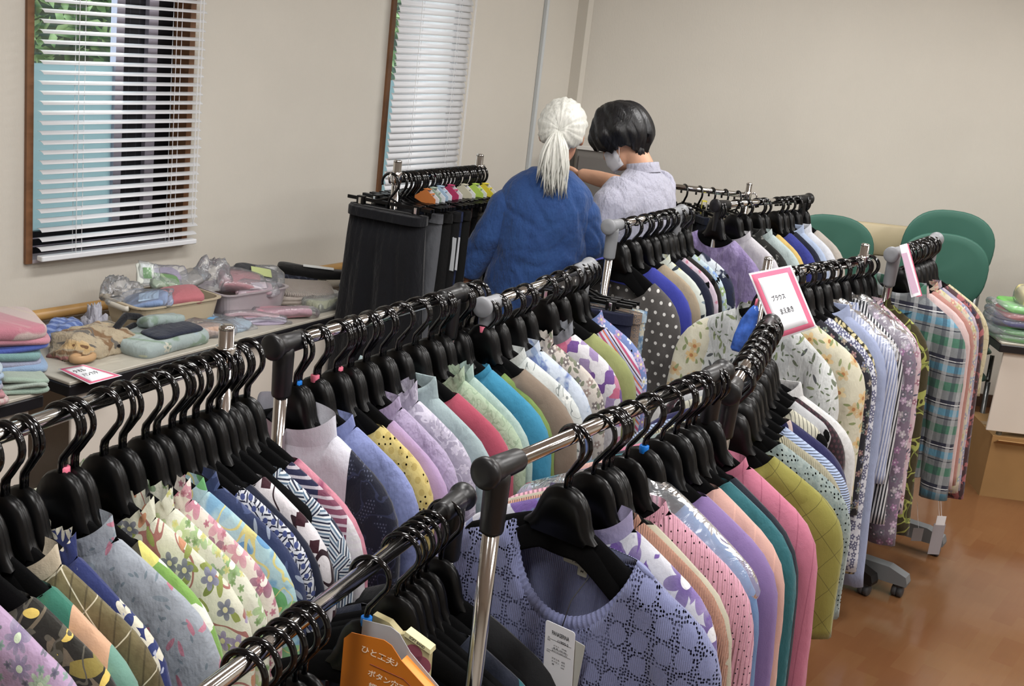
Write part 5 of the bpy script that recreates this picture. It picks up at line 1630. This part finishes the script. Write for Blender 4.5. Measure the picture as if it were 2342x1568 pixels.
V, F = ell_rings([(0, .0, .84, .165, .115), (0, 0, .7, .17, .12), (0, 0, .6, .16, .11)])
mb.add(V, F)
for sx in (-1, 1):
    mb.tube([(sx * .085, 0, .74), (sx * .09, .01, .4), (sx * .09, -.01, .07)], [.1, .085, .075], 12)
link('trousers', fuse('trousers', mb.V, mb.F, f_('#23242a'), .012, 6), P1)
# hair drawn back, tie and ponytail
hb_ = Vector(HC)
HRm = Matrix.Rotation(-.14, 3, 'X') @ Matrix.Rotation(-.08, 3, 'Z')
V, F = [], []
n_, m_ = 64, 22
tie = Vector((-.012, -.098, -.005))
for j in range(m_ + 1):
    for i in range(n_):
        a = 2 * PI * i / n_
        q = j / m_
        # from the tie (q=0) spreading over the skull to the hairline (q=1)
        sa_ = math.sin(a)
        reach = PI * (.37 + .25 * sstep(-.05, .45, sa_) - .04 * sstep(-.4, -.9, sa_))
        el = reach * q
        base = Vector((math.sin(el) * math.cos(a), -math.cos(el), math.sin(el) * math.sin(a)))
        r = Vector((.086, .108, .109))
        low = sstep(-.2, -.9, math.sin(a))
        p = Vector((base.x * r.x, base.y * r.y - .006, base.z * r.z + .014))
        if base.z < 0:
            p.z *= 1 - .25 * low * q
        groove = .0022 * math.sin(a * 23 + math.sin(a * 5) * 2) + .0016 * math.sin(a * 41)
        nrm = Vector((base.x, base.y, base.z))
        p += nrm * groove * min(1, q * 3)
        k = sstep(.22, 0, q)
        p = p.lerp(tie, k * .9)
        V.append(hb_ + HRm @ p)
for j in range(m_):
    for i in range(n_):
        F.append((j * n_ + i, j * n_ + (i + 1) % n_, (j + 1) * n_ + (i + 1) % n_, (j + 1) * n_ + i))
hairo = link('hair', mesh('hair', V, F, M['hair_white']), P1)
so = hairo.modifiers.new('t', 'SOLIDIFY')
so.thickness = .004
tw = hb_ + HRm @ (tie + Vector((0, -.006, 0)))
mb = MB()
mb.lathe([(.010, -.006), (.0145, -.005), (.016, 0), (.0145, .005), (.010, .006)], tw, 16, Matrix.Rotation(1.0, 3, 'X'))
mb.obj('hair_tie', simple('pale_blue_tie', '#b4bac8', .6), P1, True)
rh = random.Random(11)
mb = MB()
for i in range(120):
    a = rh.uniform(0, 2 * PI)
    rr = rh.uniform(0, 1) ** .5
    sx_, sy_ = rr * math.cos(a), rr * math.sin(a)
    ln = rh.uniform(.15, .235)
    sp = .042 + .018 * rh.random()
    end = rh.uniform(-.024, .024)
    pts = []
    for k in range(7):
        q = k / 6
        wid = .010 + (sp - .010) * math.sin(min(1, q * 1.7) * PI / 2) * (1 - .45 * q * q)
        pts.append(tw + Vector((sx_ * wid + end * q * q * 1.6 + .012 * q, -.012 - .016 * math.sin(q * PI * .9) + sy_ * wid * .55 + .004 * q, -ln * q ** 1.05 + .004)))
    mb.tube(pts, [.0028, .0042, .0046, .0044, .0038, .0028, .0008], 5)
mb.obj('ponytail', M['hair_white'], P1, True)
MB().tube([(-.262 + .031 * math.cos(a), .022 + .029 * math.sin(a), .85 - .008 * math.sin(a)) for a in [2 * PI * i / 16 for i in range(17)]], .004, 6).obj('watch_strap', M['black_satin'], P1, True)

# --- person in the white shirt, head bowed to the left
P2 = thing('person', 'person with short black hair, face mask and white shirt, head bowed', 'person', (.435, 4.84, 0), math.radians(52))
HC2 = Vector((-.015, .11, 1.372))
HR2 = Matrix.Rotation(math.radians(10), 3, 'Z') @ Matrix.Rotation(math.radians(-40), 3, 'X')
mb = MB()
head_shell(mb, HC2, HR2)
mb.tube([(0, -.02, 1.21), (0, .015, 1.285), (-.005, .065, 1.345)], [.06, .05, .05], 14)
mb.tube([(.16, .0, 1.2), (.2, .16, 1.16), (.165, .33, 1.175), (.15, .41, 1.18)], [.046, .04, .034, .026], 12)
hand_shell(mb, (.15, .415, 1.18), (-.1, 1, .0), -1, (-.6, 0, -.7), .4)
mb.tube([(-.16, .0, 1.2), (-.2, .05, 1.0), (-.16, .22, .95), (-.13, .30, .98)], [.046, .04, .034, .026], 12)
hand_shell(mb, (-.13, .305, .982), (.1, .9, .2), 1, (.4, 0, -.9), .4)
V, F = ell_rings([(0, 0, .7, .14, .095), (0, 0, .95, .135, .09), (0, 0, 1.15, .14, .085), (0, 0, 1.23, .09, .065), (0, 0, 1.26, .05, .05)])
mb.add(V, F)
for sx in (-1, 1):
    mb.tube([(sx * .08, 0, .78), (sx * .085, .01, .42), (sx * .085, -.01, .06)], [.08, .058, .042], 12)
    V, F = ball((sx * .085, .05, .033), (.04, .105, .033))
    mb.add(V, F)
link('body', fuse('body', mb.V, mb.F, M['skin2'], .0065, 4), P2)
M['white_shirt'] = f_('#b9b9cc', crease=.9, weave=.2)
mb = MB()
V, F = ell_rings([(0, .0, .68, .2, .14), (0, 0, .85, .19, .13), (0, -.01, 1.0, .182, .125), (0, -.015, 1.1, .18, .12), (0, -.015, 1.17, .172, .11), (0, -.012, 1.215, .15, .095), (0, -.008, 1.245, .115, .08), (0, -.002, 1.265, .08, .066), (0, .004, 1.278, .066, .058)], 32)
mb.add(V, F)
mb.tube([(-.11, -.005, 1.215), (-.17, .0, 1.14), (-.205, .03, 1.02), (-.21, .05, .97)], [.07, .088, .085, .08], 16)
mb.tube([(.11, -.005, 1.215), (.165, .03, 1.17), (.19, .1, 1.14), (.195, .12, 1.135)], [.07, .082, .07, .066], 16)
sh = fuse('shirt', mb.V, mb.F, M['white_shirt'], .009, 7)
for v in sh.vertices:
    c = v.co
    v.co = c + Vector((c.x, c.y, 0)).normalized() * (crease(c, 9.0) * .8 + .003)
sh.update()
link('shirt', sh, P2)
rings = []
for (k, z, y0) in ((1.06, 1.262, .0), (1.0, 1.285, .008), (.98, 1.298, .012), (.9, 1.298, .012), (.92, 1.27, .004)):
    rings.append([(math.cos(2 * PI * i / 32) * .066 * k, y0 + math.sin(2 * PI * i / 32) * .062 * k, z + (-.014 * math.sin(2 * PI * i / 32))) for i in range(32)])
V, F = loft(rings, False, False)
link('collar', mesh('collar', V, F, M['white_shirt']), P2)
mb = MB()
V, F = ell_rings([(0, .0, .84, .155, .11), (0, 0, .7, .16, .115), (0, 0, .6, .15, .1)])
mb.add(V, F)
for sx in (-1, 1):
    mb.tube([(sx * .08, 0, .74), (sx * .085, .01, .4), (sx * .085, -.01, .07)], [.095, .08, .07], 12)
link('trousers', fuse('trousers', mb.V, mb.F, f_('#2a2c34'), .012, 6), P2)
# short full hair
V, F = [], []
n_, m_ = 72, 26
for j in range(m_ + 1):
    q = j / m_
    for i in range(n_):
        a = 2 * PI * i / n_
        front = sstep(.25, .95, math.sin(a))
        back = sstep(.1, 1, -math.sin(a))
        reach = PI * (.62 - .14 * front + .20 * back)
        el = reach * q
        d_ = Vector((math.sin(el) * math.cos(a), math.sin(el) * math.sin(a), math.cos(el)))
        lock = .004 * math.sin(a * 17 + 3 * math.sin(a * 3) + q * 2) + .003 * math.sin(a * 31 + q * 3)
        rx_, ry_, rz_ = .098, .116, .122
        p = Vector((d_.x * rx_, d_.y * ry_ - .008, d_.z * rz_ + .02))
        p += d_ * lock * sstep(.1, .5, q)
        p += d_ * (.010 * mnoise.noise(Vector((a * 1.6, q * 3, 2.0))) + .006 * mnoise.noise(Vector((math.cos(a) * 6, math.sin(a) * 6, q * 5))))
        tuck = sstep(.78, 1, q) * back
        p.y += .03 * tuck
        p.x *= 1 - .18 * sstep(.75, 1, q)
        if q > .8:
            p.z -= .012 * abs(math.sin(a * 13)) * (q - .8) / .2
        V.append(HC2 + HR2 @ p)
F = []
for j in range(m_):
    for i in range(n_):
        F.append((j * n_ + i, j * n_ + (i + 1) % n_, (j + 1) * n_ + (i + 1) % n_, (j + 1) * n_ + i))
ho = link('hair', mesh('hair', V, F, M['hair_black']), P2)
so = ho.modifiers.new('t', 'SOLIDIFY')
so.thickness = .012
# nape locks
mb = MB()
for i in range(44):
    a = PI * (1.27 + .46 * i / 43)
    p0 = HC2 + HR2 @ Vector((math.cos(a) * .066, math.sin(a) * .082 + .004, -.05))
    p1 = HC2 + HR2 @ Vector((math.cos(a) * .054, math.sin(a) * .062 + .004, -.098 - .022 * rh.random()))
    mb.tube([p0, p0.lerp(p1, .5), p1], [.007, .005, .0008], 6)
mb.obj('nape_hair', M['hair_black'], P2, True)
# face mask and its loops
V, F = [], []
rings = []
for j in range(9):
    z = -.095 + .085 * j / 8
    row = []
    for i in range(15):
        u = -1 + 2 * i / 14
        bulge = (1 - u * u) * .5 + .5
        row.append(HC2 + HR2 @ Vector((u * .060, .020 + .084 * (1 - abs(u) ** 2.2) * (1 - .12 * abs(j - 4) / 4), z)))
    V += row
F = grid_faces(9, 15)
mk2 = link('face_mask', mesh('face_mask', V, F, simple('white_mask', '#d6d6dc', .8)), P2)
mk2.modifiers.new('t', 'SOLIDIFY').thickness = .003
mb = MB()
for sx in (-1, 1):
    for zz in (-.03, -.075):
        mb.tube([HC2 + HR2 @ Vector((sx * .062, .03, zz)), HC2 + HR2 @ Vector((sx * .074, .005, (zz - .015) / 2)), HC2 + HR2 @ Vector((sx * .08, -.018, -.012))], .0014, 5)
mb.obj('mask_loops', simple('mask_elastic', '#d6d6dc', .8), mk2, True)
# ------------------------------------------------------------------ paper signs, labels and packages with writing
def text_mesh(body, size, mat, font_dir='C'):
    cu = bpy.data.curves.new('txt', 'FONT')
    cu.body = body
    cu.size = size
    cu.offset = .014
    cu.align_x = 'CENTER'
    cu.align_y = 'CENTER'
    o = bpy.data.objects.new('txt', cu)
    COL.objects.link(o)
    dg = bpy.context.evaluated_depsgraph_get()
    me = bpy.data.meshes.new_from_object(o.evaluated_get(dg))
    bpy.data.objects.remove(o)
    me.materials.clear()
    me.materials.append(mat)
    return me
def lettering(body, w, h, mat, name='lettering'):
    """text mesh scaled to fit w x h, in the XY plane, centred"""
    me = text_mesh(body, 1.0, mat)
    co = [v.co.copy() for v in me.vertices]
    if not co:
        return me
    x0, x1 = min(c.x for c in co), max(c.x for c in co)
    y0, y1 = min(c.y for c in co), max(c.y for c in co)
    for v in me.vertices:
        v.co = Vector(((v.co.x - (x0 + x1) / 2) * w / max(1e-6, x1 - x0), (v.co.y - (y0 + y1) / 2) * h / max(1e-6, y1 - y0), 0))
    me.name = name
    return me
def sheet_sign(name, label, tl, tr, bl, br, lines, margin=.04, border=.11, bend=.0):
    """paper with a pink printed border through four world points"""
    tl, tr, bl, br = (Vector(p) for p in (tl, tr, bl, br))
    base = (tl + tr + bl + br) / 4
    nrm = (tr - tl).cross(bl - tl).normalized() * -1
    t = thing(name, label, 'sign', base)
    asp = (bl - tl).length / (tr - tl).length
    def P(u, v, o=0.0):
        p = (tl * (1 - u) + tr * u) * (1 - v) + (bl * (1 - u) + br * u) * v
        return p - base + nrm * (o + bend * math.sin(u * PI))
    def quadgrid(u0, u1, v0, v1, o, nm, mat, both=False):
        n = 8
        V = [P(u0 + (u1 - u0) * i / n, v0 + (v1 - v0) * j / n, o) for j in range(n + 1) for i in range(n + 1)]
        F = grid_faces(n + 1, n + 1)
        ob = link(nm, mesh(nm, V, F, mat), t)
        ob.modifiers.new('t', 'SOLIDIFY').thickness = .0003
        return ob
    mx, my = margin, margin / asp
    bx_, by_ = border, border / asp
    quadgrid(0, 1, 0, 1, 0, 'paper', M['white_paper'])
    quadgrid(mx, 1 - mx, my, 1 - my, .0006, 'pink_border', M['pink_paper'])
    quadgrid(mx + bx_, 1 - mx - bx_, my + by_, 1 - my - by_, .0012, 'white_field', M['white_paper'])
    for (txt, cu, cv, w, h) in lines:
        me = lettering(txt, 1, 1, M['ink'])
        for v in me.vertices:
            v.co = P(cu + v.co.x * w, cv - v.co.y * h, .002)
        link('lettering', me, t)
    return t
sheet_sign('paper_sign', 'white sheet with pink border and handwritten letters on the blouse rack', (0.6465, 3.4600, 1.1801), (0.7704, 3.5000, 1.2108), (0.7485, 3.4200, 1.0032), (0.8660, 3.4600, 1.0472), [('ブラウス', .43, .42, .31, .085), ('まえあき', .5, .63, .31, .085)])
sheet_sign('paper_sign', 'white sheet with pink border lying among the towels', (-1.262, 3.29, .712), (-1.215, 3.355, .712), (-1.145, 3.215, .704), (-1.09, 3.322, .704), [('タオル', .42, .3, .4, .16), ('ハンカチ', .5, .55, .5, .16)])
# folded sign on the plaid rack: two leaves
fs = thing('paper_sign', 'folded pale pink paper hanging over the plaid rack bar', 'sign', (1.23, 4.06, 1.18))
for pts, mt in (([(1.2090, 3.9700, 1.2304), (1.2475, 4.0222, 1.2321), (1.3269, 4.0222, 1.0670), (1.2805, 3.9700, 1.0648)], M['white_paper']), ([(1.2231, 4.0013, 1.2245), (1.2617, 4.0536, 1.2264), (1.3422, 4.0536, 1.0584), (1.3074, 4.0013, 1.0621)], M['pink_paper'])):
    o = link('leaf', mesh('leaf', [Vector(p) - Vector(fs.location) for p in pts], [(0, 1, 2, 3)], mt, False), fs)
    o.modifiers.new('t', 'SOLIDIFY').thickness = .0006
pk_ = [(1.2192, 3.9679, 1.2045), (1.2366, 3.9679, 1.2108), (1.3003, 3.9679, 1.0854), (1.2818, 3.9679, 1.0772)]
o = link('pink_border', mesh('pink_border', [Vector(p) - Vector(fs.location) for p in pk_], [(0, 1, 2, 3)], simple('faded_pink', '#d4b4cc', .7), False), fs)
o.modifiers.new('t', 'SOLIDIFY').thickness = .0006

# hang tag, string and neck label of the lavender cardigan
p, az = at('C', .225)
cg = GARMENTS['lavender blue openwork cardigan with ribbed round neck']
ht = thing('hang_tag', 'white swing tag on black string at the lavender cardigan neck', 'tag', p, cg.rotation_euler.z)
tilt = Matrix.Rotation(.13, 3, 'X') @ Matrix.Rotation(.0, 3, 'Y')
TGO = Vector((.064, -.064, -.382))
def tagpart(mb_or_me, name, mat=None):
    me = mb_or_me.me(name, mat) if isinstance(mb_or_me, MB) else mb_or_me
    for v in me.vertices:
        v.co = tilt @ v.co + TGO
    return link(name, me, ht)
tagpart(MB().rbox((0, 0, 0), (.062, .13, .0012), .005, m=Matrix.Rotation(PI / 2, 3, 'X')), 'card', M['white_paper'])
tagpart(MB().rbox((.014, .004, -.012), (.058, .12, .0012), .002, m=Matrix.Rotation(PI / 2, 3, 'X') @ Matrix.Rotation(-.12, 3, 'Z')), 'back_card', simple('grey_card', '#b9bab4', .7))
def tag_text(txt, x, z, w, h):
    me = lettering(txt, w, h, M['ink'])
    for v in me.vertices:
        v.co = Vector((x + v.co.x, -.0012, z + v.co.y))
    tagpart(me, 'print')
tag_text('PANASERINA', .002, .046, .036, .0085)
tag_text('NO.', -.022, .034, .004, .0022)
tag_text('11950-2', .008, .033, .022, .0055)
tag_text('SIZE', -.022, .028, .006, .0022)
tag_text('バスト　79-86', .002, .021, .028, .003)
tag_text('身 長  154-162', .002, .016, .028, .003)
tag_text('M-Lサイズ に適応します', .002, .010, .032, .003)
tag_text('QUAL.', -.022, .004, .008, .0024)
tag_text('アクリル　42%', .0, -.006, .028, .0035)
tag_text('ナイロン　41%', .0, -.012, .028, .0035)
tag_text('綿　　　16%', .0, -.018, .026, .0035)
tagpart(MB().box((0, -.0008, .031), (.05, .0004, .0003)).box((0, -.0008, .0075), (.05, .0004, .0003)).box((.002, -.0008, .0135), (.034, .0004, .0003)), 'rule', M['ink'])
MB().tube([(.064, -.067, -.322), (.066, -.052, -.275), (.068, -.004, -.245), (.066, .024, -.245)], .0011, 6).obj('string', M['ink'], ht, True)
nl_ = MB().rbox((0, .0, 0), (.085, .017, .0015), .002, m=Matrix.Rotation(PI / 2, 3, 'X'))
nl_.rbox((0.0, 0, -.015), (.02, .018, .0015), .002, m=Matrix.Rotation(PI / 2, 3, 'X'))
lo = nl_.obj('neck_label', simple('label_cloth', '#a9a89c', .8), cg, False, (.035, .027, -.243))
lt = lettering('Pana melie', .045, .007, M['ink'])
for v in lt.vertices:
    v.co = Vector((v.co.x, -.0012, v.co.y))
link('label_print', lt, lo)
lt = lettering('M', .006, .005, M['ink'])
for v in lt.vertices:
    v.co = Vector((v.co.x, -.0012, v.co.y - .014))
link('label_print', lt, lo)

# orange carded package and pink flower packet on the nearest rack
p, az = at('A', .72)
og = thing('package_card', 'orange carded package hanging on the nearest rack', 'package', p, -az)
M['orange'] = simple('orange_card', '#c4701c', .45)
MB().prism([(-.02, -.118), (-.008, -.104), (.05, -.099), (.064, -.104), (.083, -.124), (.142, -.165), (.142, -.28), (-.02, -.28)], -.008, -.0065).obj('front_card', M['orange'], og)
MB().prism([(.0, -.088), (.05, -.085), (.066, -.092), (.088, -.118), (.142, -.16), (.142, -.28), (.0, -.28)], .012, .0135).obj('back_card', simple('grey_card_back', '#a7a8ac', .6), og)
MB().prism([(.083, -.124), (.142, -.165), (.142, -.28), (.136, -.28)], -.0065, .012).obj('edge', simple('orange_edge', '#e8923c', .45), og)
for (txt, x, z, w, h, r) in (('ひと工夫♪', .046, -.128, .066, .0125, -.12), ('ボタン穴で', .062, -.166, .068, .0125, -.12), ('調整', .046, -.186, .03, .0125, -.12)):
    me = lettering(txt, w, h, M['white_ink'])
    R2 = Matrix.Rotation(r, 2)
    for v in me.vertices:
        q = R2 @ Vector((v.co.x, v.co.y))
        v.co = Vector((x + q.x, -.0088, z + q.y))
    link('lettering', me, og)
ln = MB().tube([(.03, -.0085, -.147), (.09, -.0085, -.154), (.104, -.0085, -.162), (.106, -.0085, -.2)], .0007, 5)
ln.obj('printed_rule', simple('dark_orange_print', '#7d2c0c', .6), og)
p, az = at('A', .775)
cp = thing('packet', 'cream packet with pink flower behind the orange card', 'package', p, -az)
MB().prism([(.0, -.095), (.03, -.1), (.05, -.115), (.062, -.11), (.075, -.113), (.105, -.128), (.107, -.2), (.098, -.24), (.0, -.24)], -.008, .006).obj('pack', simple('cream_pack', '#b9ae84', .5), cp)
fm = MB()
for k in range(5):
    a = k * 2 * PI / 5 + .3
    fm.lathe([(.016, 0), (.016, .0006)], (.078 + .018 * math.cos(a), -.0082, -.162 + .022 * math.sin(a)), 16, Matrix.Rotation(PI / 2, 3, 'X'))
fm.obj('flower_print', simple('pink_flower_print', '#8e4a58', .6), cp)
MB().prism([(.062, -.104), (.108, -.122), (.109, -.13), (.06, -.112)], -.012, .008).obj('top_flap', simple('cream_flap', '#d8d0a2', .5), cp)
me = lettering('SOFT BAND', .03, .005, M['ink'])
for v in me.vertices:
    q = Matrix.Rotation(-.37, 2) @ Vector((v.co.x, v.co.y))
    v.co = Vector((.084 + q.x, -.0126, -.116 + q.y))
link('lettering', me, cp)

# blue glossy bag beside the sign
pb = (0.6724, 3.5000, 1.0133)
bb = thing('plastic_bag', 'small blue glossy plastic bag hanging beside the pink bordered sign', 'bag', pb, -.6)
V, F = ell_rings([(.018, 0, .07, .006, .004), (.016, 0, .055, .016, .008), (.006, 0, .02, .026, .012), (-.006, 0, -.03, .027, .013), (-.016, 0, -.07, .022, .008), (-.018, 0, -.078, .014, .003)], 20)
link('bag', mesh('bag', V, F, simple('blue_glossy_film', '#3f68c0', .18, var=.4, vscale=40)), bb)
MB().tube([(.018, 0, .068), (.02, 0, .09)], .004, 8).obj('neck_tie', M['marker_pink'], bb, True)
# paper strips under the plaid shirt
for i, (q, w, h, c, lb) in enumerate((((1.5963, 4.1300, 0.1686), .045, .12, '#8f8a8e', 'long grey paper strip hanging below the plaid shirt'), ((1.5251, 4.1300, 0.1768), .04, .05, '#6f6a6a', 'short grey paper strip hanging below the plaid shirt'), ((1.5972, 4.1300, 0.2405), .035, .035, '#d2d0d2', 'small white paper square below the plaid shirt'))):
    pz = thing('paper_strip', lb, 'paper', q, .15)
    MB().box((0, 0, 0), (w, .001, h)).obj('strip', simple('strip_%d' % i, c, .5), pz)
    MB().tube([(0, .002, h / 2), (0, .05, h / 2 + .08)], .0006, 4).obj('thread', M['white_paper'], pz)
